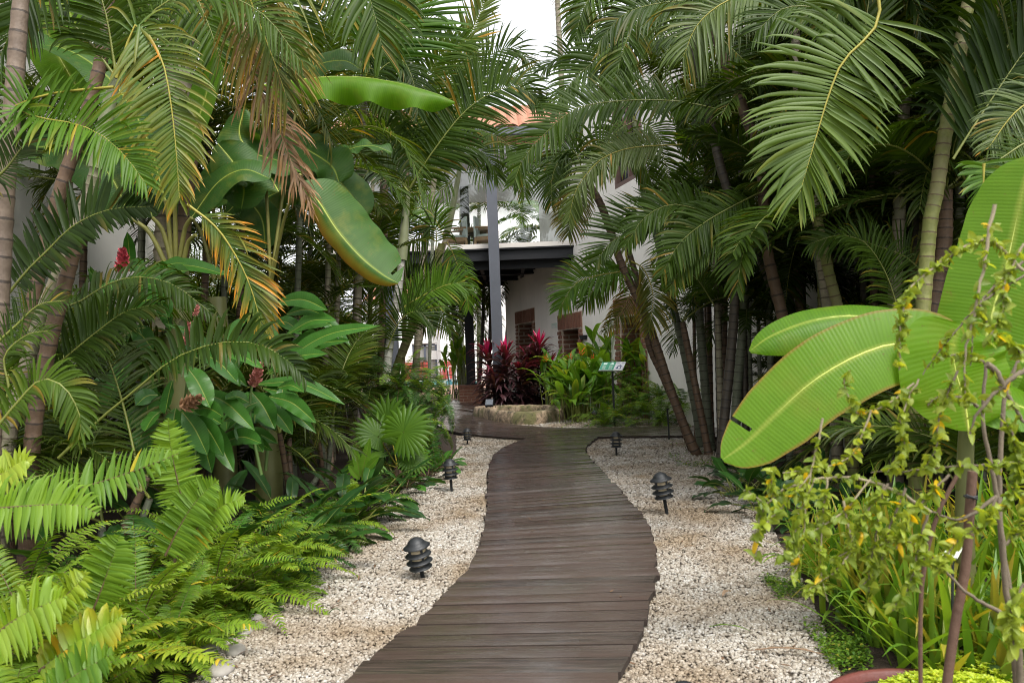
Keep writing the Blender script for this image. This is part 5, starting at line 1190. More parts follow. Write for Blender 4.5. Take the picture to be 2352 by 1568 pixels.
for (x, y, ln, m_, lab) in [(-2.35, 3.1, 0.70, [FM, FMY], 'yellow-green fern in the bottom left corner of the bed'), (-1.87, 2.9, 0.51, [FM, FMY], 'fern with yellowing fronds low in the left corner'), (-1.84, 3.35, 0.51, [FM], 'low bright fern at the left front of the gravel edge'), (-1.67, 3.8, 0.46, [FM], 'low bright fern where the soil shows beside the pale cobbles'),
        (-1.95, 4.05, 0.72, [FM], 'arching fern behind the biggest light green one'), (-1.77, 4.4, 0.55, [FM], 'bright fern in the middle of the gravel edge'), (-2.40, 3.9, 0.80, [FM], 'tall fern at the left edge before the palm trunks'), (-1.57, 4.75, 0.46, [FM], 'small fern spreading onto the gravel'),
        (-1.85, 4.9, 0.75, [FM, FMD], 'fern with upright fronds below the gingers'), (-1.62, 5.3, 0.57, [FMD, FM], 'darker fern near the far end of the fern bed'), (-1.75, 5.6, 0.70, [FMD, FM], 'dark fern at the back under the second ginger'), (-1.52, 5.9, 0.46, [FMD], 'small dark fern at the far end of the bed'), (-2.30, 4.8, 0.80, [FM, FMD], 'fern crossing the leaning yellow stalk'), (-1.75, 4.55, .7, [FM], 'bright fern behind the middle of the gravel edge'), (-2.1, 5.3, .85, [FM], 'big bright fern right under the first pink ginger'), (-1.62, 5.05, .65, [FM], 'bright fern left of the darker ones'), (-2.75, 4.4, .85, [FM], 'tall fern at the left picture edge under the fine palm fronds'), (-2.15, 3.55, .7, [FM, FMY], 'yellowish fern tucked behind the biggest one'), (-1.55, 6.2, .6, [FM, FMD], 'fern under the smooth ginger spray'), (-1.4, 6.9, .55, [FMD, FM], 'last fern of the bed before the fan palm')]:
    fern(lab, (x, y), 26, ln, .070+.03*(ln-.5), m_, G_F, (5, 82), W=.0155, yel=.12, nl=36); k += 1
for (x, y, z0, lab) in [(-1.25, 10.9, .95, 'top fern of the hanging bush against the white court'), (-1.05, 11.6, .8, 'tall fern of the hanging bush behind the fan palm'), (-1.55, 10.8, 1.0, 'fern high in the hanging bush beside the white ringed trunk'), (-1.35, 10.6, .55, 'highest fern of the hanging bush left of the bend'), (-1.15, 11.2, .42, 'feathery fern on the right of the hanging bush'), (-1.6, 11.4, .75, 'pale fern at the back of the hanging bush'), (-1.1, 10.4, .22, 'lower fern of the bush drooping to the gravel'), (-1.45, 9.9, .30, 'front fern of the hanging bush'), (-1.05, 12.2, .55, 'fern of the hanging bush nearest the far boardwalk')]:
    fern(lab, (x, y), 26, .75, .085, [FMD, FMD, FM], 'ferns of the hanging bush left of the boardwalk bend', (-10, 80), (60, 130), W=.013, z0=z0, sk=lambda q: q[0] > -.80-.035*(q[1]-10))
for i, (x, y, z0, lab) in enumerate([(1.95, 15.6, .1, 'fern below the garden sign'), (2.5, 15.4, .2, 'fern right of the garden sign'), (2.9, 15.9, .45, 'fern on the slope behind the leaning palm'), (2.2, 16.4, .4, 'fern behind the garden sign post'), (2.75, 14.9, .05, 'low fern at the far gravel edge'), (3.2, 15.0, .3, 'fern partly hidden by the leaning palm base'), (1.7, 15.2, .0, 'small pale fern sprouting by the far path lamp')]):
    fern(lab, (x, y), 20, .85, .10, [FM, FMD, FM], 'ferns on the right beyond the boardwalk', (0, 80), W=.015, z0=z0)

# ------------------------------------------------------------------ fan palm, small plants at left edge
def fan(parent, c, axis, nn, r, n=24, span=300, mats=None, droop=.18):
    g = MB(); axis = nrm(axis); nn = nrm(nn-(nn @ axis)*axis); s = np.cross(nn, axis); a = np.radians(np.linspace(-span/2, span/2, n))
    d_ = np.cos(a)[:, None]*axis+np.sin(a)[:, None]*s; rg = np.random.default_rng(seed())
    leaflets(g, np.tile(c, (n, 1))+d_*.01, d_, np.cross(nn, d_), r*(1-.25*np.abs(a)/np.pi)*rg.normal(1, .04, n), np.full(n, r*.2), np.full(n, droop), 6, .35, 'strap', np.stack([rg.uniform(.3, .7, n), 0*a, 0*a], 1))
    obj('fan_leaf', g, mats or [PALMB], parent)
o = thing('fan_palm', 'small fan palm with round pleated leaves beside the fern bush', 'palm', G(915, 1110)); b = A(o.location)
g = MB(); tube(g, A([b-[0, 0, .05], b+[0, 0, .12], b+[.01, 0, .2]]), [.055, .07, .045], 9); obj('trunk', g, TRB, o)
for (x, y, d, ax, nn, r) in [(928, 992, 8.6, (.75, .55, 0), (0, .5, 1), .36), (868, 1004, 8.9, (-.6, .6, 0), (.1, .7, .8), .33), (890, 968, 9.2, (-.1, 1, 0), (0, .3, 1), .32), (850, 1060, 8.7, (-.9, -.1, 0), (0, .8, .6), .3), (945, 1050, 8.7, (.7, -.2, 0), (0, .7, .7), .24)]:
    c = V(x, y, d); g = MB(); tube(g, spline(A([b+[0, 0, .18], (b+c)/2+A([0, 0, .1]), c]), 8), .008, 5); obj('stalk', g, RACHY, o)
    fan(o, c, RT*ax[0]+UPC*ax[1], RT*nn[0]+UPC*nn[1]+TOC*nn[2], r)
o = thing('young_ginger', 'young plant with a few upright light green leaves by the gravel', 'plant', G(830, 1110)); 
for (x0, y0, x1, y1, wd) in [(828, 1095, 812, 1020, 20), (830, 1095, 850, 1005, 22), (830, 1090, 872, 1046, 20), (826, 1100, 800, 1068, 18)]:
    g = MB(); blade(g, A([V(x0, y0, 7.6), V((x0+x1)/2, (y0+y1)/2, 7.55), V(x1, y1, 7.5)]), camv((.1, .4, 1)), wd*.5*7.6/FPX, 'lance', 20, 5, .25, .1, .05, seed=seed(), rib=.003, tint=.8); obj('leaf', g, [HELI, RACH], o)
for (x, y) in [(-1.05, 9.3), (-1.2, 8.6), (-.95, 10.0)]:
    clumpleaves('leafy_plant', 'low plant with rounded dark leaves along the left gravel edge', 'plant', (x, y), 12, .22, .06, [GING, RACHB], 'low dark plants along the left gravel edge', (10, 70), spread=.1)

# ------------------------------------------------------------------ right palms
G_R = 'palm stems of the right hand cluster'
def c6(L_): return [(1567.6+a*.3358, 520.5+b*.3358) for a, b in L_]
def c3(L_): return [(1567.6+a*.3358, b*.3358) for a, b in L_]
LK = [(1341, 402), (1379, 468), (1407, 544), (1428, 608), (1475, 708), (1506, 789), (1539, 890), (1575, 985), (1600, 1042)]
p, t = palm('leaning brown palm arching over the gravel from right to left', LK, 10.6, .056, TRB, .10, G_R, base=G(1603, 1044)); pR2 = p
hf(p, [(1341, 402), (1322, 352), (1300, 345), (1270, 400), (1266, 470)], 10.4, 78, (0, .5, 1), PM, n=44, droop=.6)
hf(p, [(1341, 402), (1370, 340), (1420, 330), (1470, 360), (1500, 430)], 10.4, 90, (0, .5, 1), PM, n=44, droop=.55)
hf(p, [(1345, 410), (1335, 440), (1318, 480), (1305, 540)], 10.3, 70, (0, .4, 1), PMO, n=36, droop=.5, yel=.3)
hf(p, [(1567, 332), (1455, 339), (1390, 360), (1354, 392), (1321, 440), (1307, 504)], 9.6, 86, (0, .5, 1), PMO, n=54, a0=70, droop=.55, W=.03, vee=8)
p, t = palm('slimmer brown stem leaning beside the arching palm', [(1440, 560), (1475, 690), (1490, 790), (1520, 860), (1550, 930), (1586, 1028)], 11., .045, TRB, .1, G_R, base=G(1588, 1030))
hf(p, [(1440, 580), (1430, 620), (1375, 632), (1321, 652), (1285, 708)], 10.6, 78, (0, .5, 1), PMB, n=46, a0=72, droop=.3, vee=18, W=.028)
hf(p, [(1450, 640), (1420, 620), (1380, 645), (1340, 700)], 10.8, 70, (0, .5, 1), PMB, n=36, droop=.6, yel=.2)
hf(p, [(1450, 600), (1480, 620), (1500, 680), (1490, 760)], 10.4, 75, (0, .5, 1), PMO, n=36, droop=.6, yel=.4)
hf(p, [(1440, 590), (1450, 660), (1425, 720), (1390, 760)], 11.2, 55, (0, .5, 1), PMO, n=36, droop=.7, yel=.5)
p, t = palm('pale crownshaft palm before the upper window', [(1456, 270), (1462, 310), (1474, 380), (1485, 460), (1508, 540), (1530, 640), (1560, 760), (1590, 900), (1608, 1000)], 11.4, .055, TRGR, .12, G_R, sh=1.35, shr=1.25)
hf(p, [(1456, 275), (1440, 240), (1380, 236), (1320, 262), (1290, 330), (1278, 420)], 11.2, 90, (0, .5, 1), PM, n=54, droop=.55)
hf(p, [(1456, 275), (1480, 235), (1540, 235), (1580, 280), (1600, 360)], 11.2, 90, (0, .5, 1), PM, n=48, droop=.5)
hf(p, [(1456, 280), (1420, 300), (1390, 340), (1375, 400)], 11.2, 75, (0, .5, 1), PM, n=36, droop=.6)
hf(p, [(1456, 275), (1430, 200), (1370, 150), (1290, 130), (1250, 160)], 11.4, 85, (0, .5, 1), PMD, n=48, droop=.4)
hf(p, [(1456, 275), (1500, 300), (1530, 380), (1540, 450)], 11, 85, (0, .5, 1), PM, n=36, droop=.5)
# fronds reaching in from the right, over the centre
pts_list = [
 ([(1700, 262), (1567, 234), (1480, 230), (1422, 232), (1321, 250), (1247, 312), (1203, 363), (1180, 420)], 8.6, 112, PM, dict(n=64, a0=70, a1=32, droop=.2, vee=10, W=.036, pet=.08)),
 ([(1720, 60), (1640, 20), (1567, 3), (1472, 17), (1422, 42), (1381, 90)], 8.0, 150, PMD, dict(n=54, droop=.7, W=.034)),
 ([(1700, 150), (1600, 95), (1500, 85), (1400, 120), (1320, 180), (1270, 250)], 9.6, 130, PM, dict(n=56, droop=.35, W=.036)),
 
 ([(1640, 440), (1583, 478), (1525, 498), (1468, 519), (1404, 556), (1370, 600)], 8.6, 130, PMD, dict(n=40, a0=58, a1=30, droop=.10, vee=22, W=.032, sides=(1.1, .7))),
 ([(1720, 520), (1660, 500), (1600, 480), (1540, 470), (1480, 500), (1440, 560)], 8.2, 100, PM, dict(n=46, droop=.45, W=.03)),
 ([(1750, 440), (1690, 470), (1620, 510), (1560, 560), (1520, 630)], 8.0, 105, PM, dict(n=46, droop=.4, W=.028)),
 ([(1800, 580), (1720, 540), (1640, 545), (1580, 590), (1540, 660)], 8.0, 100, PM, dict(n=46, droop=.5, W=.026)),
 ([(1640, 700), (1600, 640), (1560, 620), (1520, 650)], 9.0, 80, PM, dict(n=36, droop=.5)),
 ([(1600, -60), (1540, -40), (1470, 30), (1430, 120), (1410, 210)], 9.4, 130, PM, dict(n=50, droop=.6, W=.04)),
 ([(1560, -80), (1450, -70), (1400, -50), (1345, 10), (1320, 90)], 11., 110, PM, dict(n=50, droop=.5, W=.045)),
]
p, t = palm('dark ringed trunk curving down from the top at right of centre', c3([(30, -150), (50, 250), (150, 600), (250, 1100)])+[(1692, 520), (1688, 688), (1678, 823), (1662, 984)], 8.8, .052, TRD, .10, G_R)
for pts, d, L, mm, kw in pts_list: hf(p, pts, d, L*.84, (0, .45, 1), mm, **kw)
hf(p, [(1820, -30), (1740, -20), (1660, 8), (1600, 60), (1570, 130)], 6.2, 190, (0, .5, 1), PMO, n=50, droop=.9, W=.024)
p, t = palm('reddish brown trunk slanting behind the big bright frond', c3([(200, 0), (250, 300), (400, 700), (540, 1150)])+[(1760, 560), (1799, 735), (1825, 900)], 8.4, .06, TRB, .16, G_R)
hf(p, c3([(240, 250), (330, 330), (480, 480), (560, 600)]), 8.2, 80, (0, .5, 1), PM, n=30, droop=.4)
for pts, d, r_, tm, lab in [
    (c6([(0, 650), (80, 1050), (160, 1450)]), 10.6, .048, TRB, 'short brown ringed stem at the left of the right hand cluster'),
    (c6([(90, 300), (130, 800), (180, 1400)]), 11., .06, TRGR, 'grey-green stem second from the left in the right hand cluster'),
    (c6([(215, 100), (245, 700), (262, 1300)]), 10.4, .042, TRT, 'pale brown stem with close dark rings in the right hand cluster'),
    (c6([(290, 200), (290, 700), (270, 1300)]), 11.2, .04, TRB, 'thin brown stem squeezed behind the close ringed one'),
    (c6([(432, 100), (420, 600), (370, 1200)]), 10., .058, TRGR, 'smooth grey-green stem right of the dark curving trunk'),
    (c6([(462, 100), (458, 500), (430, 1100)]), 11.4, .05, TRW, 'light barked stem just behind the smooth grey-green one'),
    (c6([(500, 150), (600, 400), (690, 640), (760, 900)]), 9.2, .045, TRD, 'dark stem leaning right above the rear banana leaf'),
    (c6([(905, 60), (960, 350), (990, 560), (1020, 900)]), 8.2, .06, TRGR, 'grey stem beside the scarred green bamboo-like stem'),
    (c6([(925, -60), (965, 150), (1010, 350), (1060, 540), (1100, 800)]), 7.6, .054, TRG, 'yellow-green bamboo-like stem with a dark scar'),
    (c6([(770, 300), (800, 500), (820, 800)]), 9.4, .06, TRB, 'dark reddish stem stump between palms above the banana leaf'),
    (c3([(2010, -150), (1950, 40), (1900, 350), (1800, 900), (1740, 1300), (1690, 1560)])+[(2118, 739), (2105, 900)], 6.0, .054, TRG, 'thick yellow-green ringed stem at the upper right'),
    (c6([(1800, -250), (1790, 100), (1740, 450), (1690, 700), (1650, 900)]), 6.6, .066, TRB, 'reddish brown stem standing behind the thick yellow-green one'),
    (c3([(760, -100), (775, 300), (800, 700), (860, 1100), (920, 1500)])+[(1890, 620), (1905, 760)], 7.8, .05, TRT, 'pale ringed stem hidden behind the big bright frond'),
    (c3([(1540, 600), (1510, 850), (1490, 1300)])+[(2060, 600), (2050, 800)], 7.6, .06, TRT, 'pale crownshaft stem left of the thick yellow-green one'),
    (c3([(560, 0), (590, 400), (640, 900)])+[(1800, 480), (1815, 700)], 9.8, .05, TRT, 'thin tan stem between the slanting reddish trunk and the pale ringed stem'),
    (c3([(1700, 560), (1660, 900), (1640, 1400)])+[(2100, 640), (2095, 800)], 8., .05, TRG, 'green stem close behind the thick yellow-green one')]:
    p, t = palm(lab, pts, d, r_, tm, .105, G_R)
    if t[2] > 1.2: crown(p, t, 7, 1.8, .46, .034, (0, 70), (45, 100), mats=[PMD, PM], skip=clear_r, nl=46)
    if 'thick yellow' in lab: pG = p
    if 'pale ringed stem hidden' in lab: pH = p
# the large bright frond
hf(pH, [(2010, -60), (2020, 40), (1985, 92), (1970, 107), (1934, 144), (1907, 208), (1883, 285), (1853, 387), (1838, 440)], 5.0, 205, (.1, .35, 1), PMH, n=46, a0=96, a1=20, droop=.34, vee=2, pet=.2, W=.032, label='large bright frond with yellow midrib', rr=.011, sides=(1.0, .84), fold=.3, seg=7, endL=.5, begL=.95)
hf(pH, [(1980, 115), (1990, 40), (2000, -40), (2010, -120)], 5.6, 190, (.2, 0, 1), PMD, n=40, a0=40, a1=20, droop=.05, W=.03)
hf(pH, [(1990, 130), (1940, 60), (1880, 20), (1800, 20), (1740, 70)], 5.8, 150, (0, .5, 1), PMD, n=44, droop=.4)
hf(pG, [(2259, 376), (2259, 392), (2258, 430), (2256, 446)], 4.1, 78, (0, .5, 1), PMB, n=15, a0=96, a1=20, droop=.3, pet=.0, W=.020, begL=1.15, endL=.7)
hf(pG, [(2189, 366), (2230, 300), (2290, 210), (2352, 120), (2420, 40)], 5.6, 190, (-.1, .4, 1), PMD, n=46, a0=60, droop=.2, W=.032)
hf(pG, [(2420, 300), (2352, 330), (2290, 370), (2262, 378)], 4.3, 60, (0, .6, 1), PM, n=20, droop=.4, pet=.3)
hf(pG, [(2150, 300), (2240, 220), (2330, 80), (2400, -60)], 6.2, 180, (-.1, .4, 1), PMD, n=46, droop=.2, W=.03)
hf(pG, [(2470, 190), (2400, 215), (2330, 260), (2270, 340)], 4.8, 110, (0, .6, 1), PMO, n=36, droop=.5)
hf(pG, [(2130, 640), (2080, 590), (2000, 560), (1930, 540), (1860, 560)], 6.8, 110, (0, .5, 1), PM, n=44, droop=.5)
hf(pG, [(2080, 780), (2040, 640), (1990, 560), (1940, 540)], 6.4, 90, (0, .4, 1), PM, n=36, droop=.4)
hf(pG, [(1840, 740), (1920, 735), (2000, 735), (2080, 740)], 6.9, 85, (0, .2, 1), PM, n=26, a0=86, a1=70, droop=.05, sides=(1, .3), W=.035)
# backing of the right thicket
k = 0
for (x, y, d, ln) in [(1620, 40, 11.5, 2.4), (1700, 30, 10, 2.4), (1800, -40, 9.5, 2.4), (1900, 60, 9, 2.2), (2000, -60, 8.5, 2.4), (2100, 60, 8, 2.2), (2200, -40, 7.5, 2.2), (2300, 80, 7.2, 2.2), (2400, -20, 7, 2.2), (1640, 250, 10.5, 2.0), (1760, 280, 9.8, 2.0), (1880, 300, 9, 2.0), (2020, 260, 8.6, 2.0), (2140, 330, 8, 2.0), (2280, 300, 7.4, 2.0), (1700, 480, 10.6, 1.8), (1840, 470, 9.6, 1.8), (1980, 480, 8.8, 1.8), (2100, 500, 8.2, 1.8), (2250, 520, 7.6, 1.8), (2380, 420, 7, 1.8)]:
    p, t = palm('slender palm stem in the dark thicket right of the boardwalk', [(x, y), (x+4, (y+900)/2), (x+12, 920)], d, .04, [TRB, TRD, TRGR, TRG][k % 4], .12, 'palm stems filling the right thicket')
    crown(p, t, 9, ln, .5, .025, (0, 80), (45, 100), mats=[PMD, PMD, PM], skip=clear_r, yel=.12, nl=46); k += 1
for (x, y, ln) in [(3.6, 9.6, 2.0), (3.2, 8.2, 1.7), (4.2, 8.4, 2.2), (3.6, 7.0, 1.8), (4.4, 6.6, 2.0), (3.3, 5.8, 1.5), (4.1, 5.2, 1.8), (4.3, 12.6, 1.9), (4.0, 10.4, 2.2)]:
    areca('low bushy palm at the foot of the right thicket', (x, y), 14, ln, 'bushy palms at the foot of the right thicket', [PMD, PMD, PM], .42, (15, 84), sk=clear_r, nl=46)

for i, (x, y, d, ln) in enumerate([(1610, 520, 11.6, 1.5), (1660, 600, 11.2, 1.4), (1700, 420, 10.8, 1.6), (1740, 620, 10.2, 1.4), (1590, 380, 12, 1.6), (1650, 300, 11.4, 1.7), (1720, 720, 10.4, 1.2), (1620, 680, 11.8, 1.2)]):
    p, t = palm('slender stem with small fronds against the pale wall between the right palms', [(x, y), (x+3, (y+940)/2), (x+8, 960)], d, .026, [TRGR, TRB, TRT][i % 3], .1, 'slender stems against the pale wall')
    crown(p, t, 9, ln, .4, .022, (0, 80), (50, 110), mats=[PM, PMD, PMB], nl=44, skip=lambda q: clear_mid(q) or (lambda v: 1176+FPX*(v @ RT)/(v @ FWD) < 1500)(q-CAM))
# palms behind the posts and beyond
G_B = 'slim palms behind the terrace posts'
for i, (x0, y0, x1, y1, lab) in enumerate([(1112, 640, 1100, 890, 'dark slim palm just right of the black post'), (1128, 625, 1120, 890, 'dark slim palm between the two posts'), (1195, 620, 1165, 760, 'slim palm leaning right of the grey post'), (1036, 690, 1068, 860, 'slim palm leaning to the black post from the left'), (1022, 690, 1060, 870, 'pale green stem leaning left beyond the pier')]):
    p, t = palm(lab, [(x0, y0), ((x0+x1)/2+2, (y0+y1)/2), (x1, y1)], 28.5, .07, TRD if i < 3 else TRGR, .25, G_B)
    crown(p, t, 18, 2.4, .5, .04, (-15, 80), (55, 110), mats=[PMD, PM], nl=40)
for i, (x, y, d, lab) in enumerate([(1060, 420, 34, 'distant palm seen through the terrace glass left of the post'), (1200, 500, 33, 'distant palm seen through the terrace glass right of the post'), (1100, 470, 38, 'distant palm above the terrace table'), (1270, 540, 31, 'low distant palm at the right end of terrace glass'), (900, 500, 36, 'distant palm beyond the left terrace post')]):
    p, t = palm(lab, [(x, y), (x, (y+850)/2), (x, 850)], d, .1, TRGR, .3, 'distant palms beyond the terrace')
    crown(p, t, 9, 2.6, .8, .06, (0, 85), (50, 110), mats=[PM, PMB], nl=46)
p, t = palm('tall slim palm alone against the white sky', [(1278, -40), (1283, 60), (1288, 150), (1292, 300), (1296, 500)], 42, .16, TRT, .3, G_B)
crown(p, t, 12, 4.2, 1.0, .06, (-10, 80), (50, 110), mats=[PM, PMB], nl=40, yel=.2, skip=lambda q: clear_sky(q))
p, t = palm('tall distant palm at top left of the sky gap', [(905, -60), (905, 60), (900, 300), (895, 500)], 22, .1, TRW, .3, G_B)
crown(p, t, 12, 3.0, .8, .06, (0, 80), (50, 110), mats=[PM, PMB], nl=40, skip=clear_mid)

# ------------------------------------------------------------------ cordylines, heliconias beyond the walk
def cordy(label, base, ztop, seed_, n=70, pinkn=14, lean=(0, 0)):
    o = thing('cordyline', label, 'cordyline', base, 'red cordylines by the stone well'); b = A(base, float); top = b+A([lean[0], lean[1], ztop]); rg = np.random.default_rng(seed_)
    g = MB(); tube(g, A([b, (b+top)/2+A([.02, 0, 0]), top]), [.022, .018, .012], 7); obj('stem', g, TRD, o)
    g = MB(); f = rg.uniform(.12, .97, n)**.8; a = rg.uniform(0, 6.28, n); e = np.radians(np.interp(f, [0, .5, 1], [-25, 15, 55])+rg.normal(0, 10, n))
    d_ = np.stack([np.sin(a)*np.cos(e), np.cos(a)*np.cos(e), np.sin(e)], 1); ti = np.stack([rg.random(n), 0*f, np.clip((f-.82)*2.2*rg.random(n), 0, .6)], 1)
    leaflets(g, b+(top-b)*f[:, None], d_, np.cross(d_, UP), rg.uniform(.45, .78, n), np.full(n, .085), rg.uniform(.25, .6, n), 7, .2, 'lance', ti); obj('foliage', g, CORD, o)
    if pinkn == 0: return
    g = MB(); a = np.arange(pinkn)*2.4; e = np.radians(np.linspace(48, 86, pinkn)); d_ = np.stack([np.sin(a)*np.cos(e), np.cos(a)*np.cos(e), np.sin(e)], 1)
    leaflets(g, np.tile(top, (pinkn, 1)), d_, np.cross(d_, UP), rg.uniform(.34, .52, pinkn), np.full(pinkn, .085), np.full(pinkn, .12), 6, .25, 'lance', np.stack([rg.random(pinkn), np.zeros(pinkn), rg.uniform(.55, 1, pinkn)], 1)); obj('pink_shoot', g, CORD, o)
for x, y, d, lab, ln in [(1122, 815, 20.6, 'cordyline with a small pink top in front of the black post', (-.1, 0)), (1160, 815, 20.0, 'cordyline with a wide magenta top, nearest the stone well', (0, 0)), (1237, 795, 20.4, 'tallest cordyline with a magenta crown before the brick doorway', (.12, 0)), (1195, 850, 19.9, 'shorter dark maroon cordyline in the middle', (0, 0)), (1258, 845, 20.3, 'cordyline with pink leaves half behind the heliconias', (.1, 0)), (1135, 870, 19.9, 'dark low cordyline by the spotlight', (-.05, 0)), (1215, 830, 20.6, 'dark maroon cordyline between the two magenta crowned ones', (.05, 0))]:
    q = V(x, y, d); cordy(lab, (q[0]-ln[0], q[1], 0), q[2], seed(), 120, 0 if 'dark' in lab else 11, ln)
def helic(label, base, h, n, wd, ln, mats=None, flower=0, grp='heliconias in the bed beyond the boardwalk'):
    o = thing('heliconia', label, 'heliconia', base, grp); b = A(base, float); rg = np.random.default_rng(seed())
    for i in range(n):
        a = rg.uniform(0, 6.28); e = R(rg.uniform(45, 88)); hh = h*rg.uniform(.35, 1.); p0 = b+A([rg.normal(0, .12), rg.normal(0, .12), 0]); p1 = p0+A([rg.normal(0, .06), rg.normal(0, .06), hh])
        pp = arch(p1, a, e, ln*rg.uniform(.8, 1.2), R(rg.uniform(20, 105)), 7); g = MB(); tube(g, A([p0, p1]), .009, 5, 1, A([.5, 0, 0]), False)
        side = nrm(np.cross(pp[-1]-pp[0], UP)); T = nrm(np.gradient(pp, axis=0))
        blade(g, pp, np.cross(side[None], T).mean(0), wd*rg.uniform(.8, 1.2), 'lance', 16, 4, .3, .1, .08, seed=seed(), rib=.003, tint=rg.uniform(.1, 1), yel=.5*(rg.random() < .18)); obj('leaf', g, mats or [HELI, RACH], o)
    for i in range(flower):
        p0 = b+A([rg.normal(0, .2), rg.normal(0, .12)-.1, 0]); p1 = p0+A([0, 0, h*rg.uniform(.95, 1.25)]); g = MB(); tube(g, A([p0, p1]), .006, 5); k_ = 6
        el_ = np.radians(rg.uniform(35, 80, k_)); sg = np.where(np.arange(k_) % 2, 1., -1.); d_ = np.stack([sg*np.cos(el_), rg.normal(0, .1, k_), np.sin(el_)], 1)
        leaflets(g, p1+A([0, 0, 1.])*(np.arange(k_)*.02)[:, None], nrm(d_), np.tile([0, 1., 0], (k_, 1)), np.full(k_, .13), np.full(k_, .03), np.full(k_, -.1), 4, .4, 'lance', None, 1); obj('flower', g, [STEMG, plain('flower_orange', (.75, .13, .02), .5, .3, 20)], o)
for (x, y, d, h, n, fl, lab) in [(1270, 955, 19.3, 1.0, 22, 2, 'heliconia with orange flowers right behind the stone well'), (1310, 960, 17.2, .95, 24, 1, 'bushy heliconia in the middle of the broad leaved bed'), (1350, 955, 17.4, 1.1, 24, 2, 'heliconia with orange flowers below the brick doorway'), (1385, 960, 16.8, .9, 20, 0, 'yellow-green heliconia left of the garden sign'), (1330, 975, 16.4, .55, 18, 0, 'low front heliconia dipping to the gravel'), (1300, 960, 18.0, .6, 16, 1, 'low heliconia leaning over the well'), (1400, 930, 18.5, 1.5, 16, 0, 'tall broad leaved heliconia beside the dark wall box'), (1372, 900, 19., 1.6, 12, 1, 'tall heliconia with upright leaves before the stucco wall'), (1455, 930, 17.5, 1.3, 18, 0, 'heliconia behind the ferns at the right'), (1060, 870, 27., 1.7, 20, 0, 'sunlit broad leaved plant left of the black post'), (1040, 880, 29., 1.5, 18, 0, 'sunlit shrub in front of the pool'), (1505, 925, 16.6, 1.2, 18, 0, 'broad leaved plant behind the leaning palm')]:
    q = V(x, y, d); helic(lab, (q[0], q[1], 0), h*1.08, int(n*1.5), .082, .68, None, fl)
g = MB(); rg = np.random.default_rng(5)
def covers(mb, poly, k, size, zs=.03, mat=0):
    poly = A(poly)[:, :2]; lo = poly.min(0); hi = poly.max(0); x = rg.uniform(lo[0], hi[0], k); y = rg.uniform(lo[1], hi[1], k); ok = inpoly(x, y, poly) & (np.sin(x*5.1+y*2.3)+np.sin(y*6.7-x*3.1)+np.sin(x*13+1)*.6+np.sin(y*15-x*6)*.6 > rg.normal(.35, .5, k)); x, y = x[ok], y[ok]; k = len(x)
    a = rg.uniform(0, 6.28, k); e = rg.uniform(0, 1.0, k); d_ = np.stack([np.sin(a)*np.cos(e), np.cos(a)*np.cos(e), np.sin(e)], 1)
    leaflets(mb, np.stack([x, y, rg.uniform(.003, zs, k)], 1), d_, np.cross(d_, UP)+1e-3, size*rg.uniform(.6, 1.4, k), size*rg.uniform(.5, .9, k), np.full(k, .3), 2, .15, 'lance', np.stack([rg.random(k), 0*a, (rg.random(k) < .04)*.6], 1), mat)
def PX(L_): return [G(*q) for q in L_]
covers(g, PX([(1240, 960), (1420, 962), (1560, 960), (1560, 935), (1420, 935), (1280, 945)]), 2600, .05, .12)
covers(g, PX([(985, 1060), (1040, 1050), (990, 1105), (920, 1140), (860, 1190), (820, 1170), (900, 1100)]), 5200, .035, .07)
covers(g, PX([(1520, 1040), (1560, 1075), (1640, 1080), (1690, 1130), (1680, 1060), (1600, 1030)]), 2600, .032, .05)
covers(g, PX([(840, 1180), (800, 1260), (700, 1330), (640, 1390), (560, 1450), (470, 1568), (420, 1560), (560, 1400), (720, 1290)]), 5200, .03, .06)
covers(g, PX([(1745, 1330), (1800, 1400), (1870, 1480), (1920, 1560), (2020, 1560), (1960, 1440), (1840, 1350)]), 9000, .02, .05)
covers(g, PX([(1480, 985), (1610, 1000), (1640, 1050), (1560, 1050)]), 500, .03, .03)
tag(obj('ground_cover', g, COVER), 'small leaved green ground cover creeping along the gravel edges', 'ground cover', kind='stuff')
# ------------------------------------------------------------------ right foreground
p = thing('banana_plant', 'young banana plant with big bright leaves at the right', 'banana plant', (V(2215, 1000, 3.7)[0], 3.75, 0)); bx = A(p.location)
g = MB(); tube(g, spline(A([bx-[0, 0, .05], bx+[0, 0, .5], V(2222, 950, 3.72), V(2240, 860, 3.7)]), 12), np.linspace(.05, .03, 12), 10); obj('stem', g, bpy.data.materials['banana_stem'], p)
BB = [BANB, RIBY]
bl(p, [(2215, 905), (2150, 800), (2061, 789), (1970, 816), (1870, 873), (1786, 947), (1715, 1015), (1660, 1055)], 3.45, 96, (-.32, .38, 1), BB, n=70, m=11, vee=.08, curl=.12, wave=.03, sideR=.95, sideL=1.05, edge=.03, tears=((1, .86, .25, .0),), rib=.008, tint=.6, label='large front leaf with a slit near its tip')
bl(p, [(2225, 890), (2150, 770), (2078, 742), (2004, 729), (1937, 725), (1853, 739), (1769, 772), (1722, 806)], 3.85, 72, (-.25, .75, .65), BB, n=50, vee=.1, curl=.2, wave=.05, sideR=.62, sideL=1.1, dropL=.5, tears=(), rib=.007, tint=.3, label='rear leaf held level')
bl(p, [(2225, 960), (2245, 860), (2266, 772), (2290, 680), (2316, 590), (2340, 480), (2365, 360)], 3.6, 112, (-.35, .05, 1), BB, n=50, vee=-.05, curl=.1, wave=.05, rib=.008, tint=.7, label='tall upright leaf glowing against the light')
bl(p, [(2225, 990), (2215, 920), (2195, 850), (2190, 790), (2205, 745)], 3.35, 128, (-.1, .3, 1), BB, n=40, vee=.05, curl=.12, wave=.06, rib=.006, tint=.8)
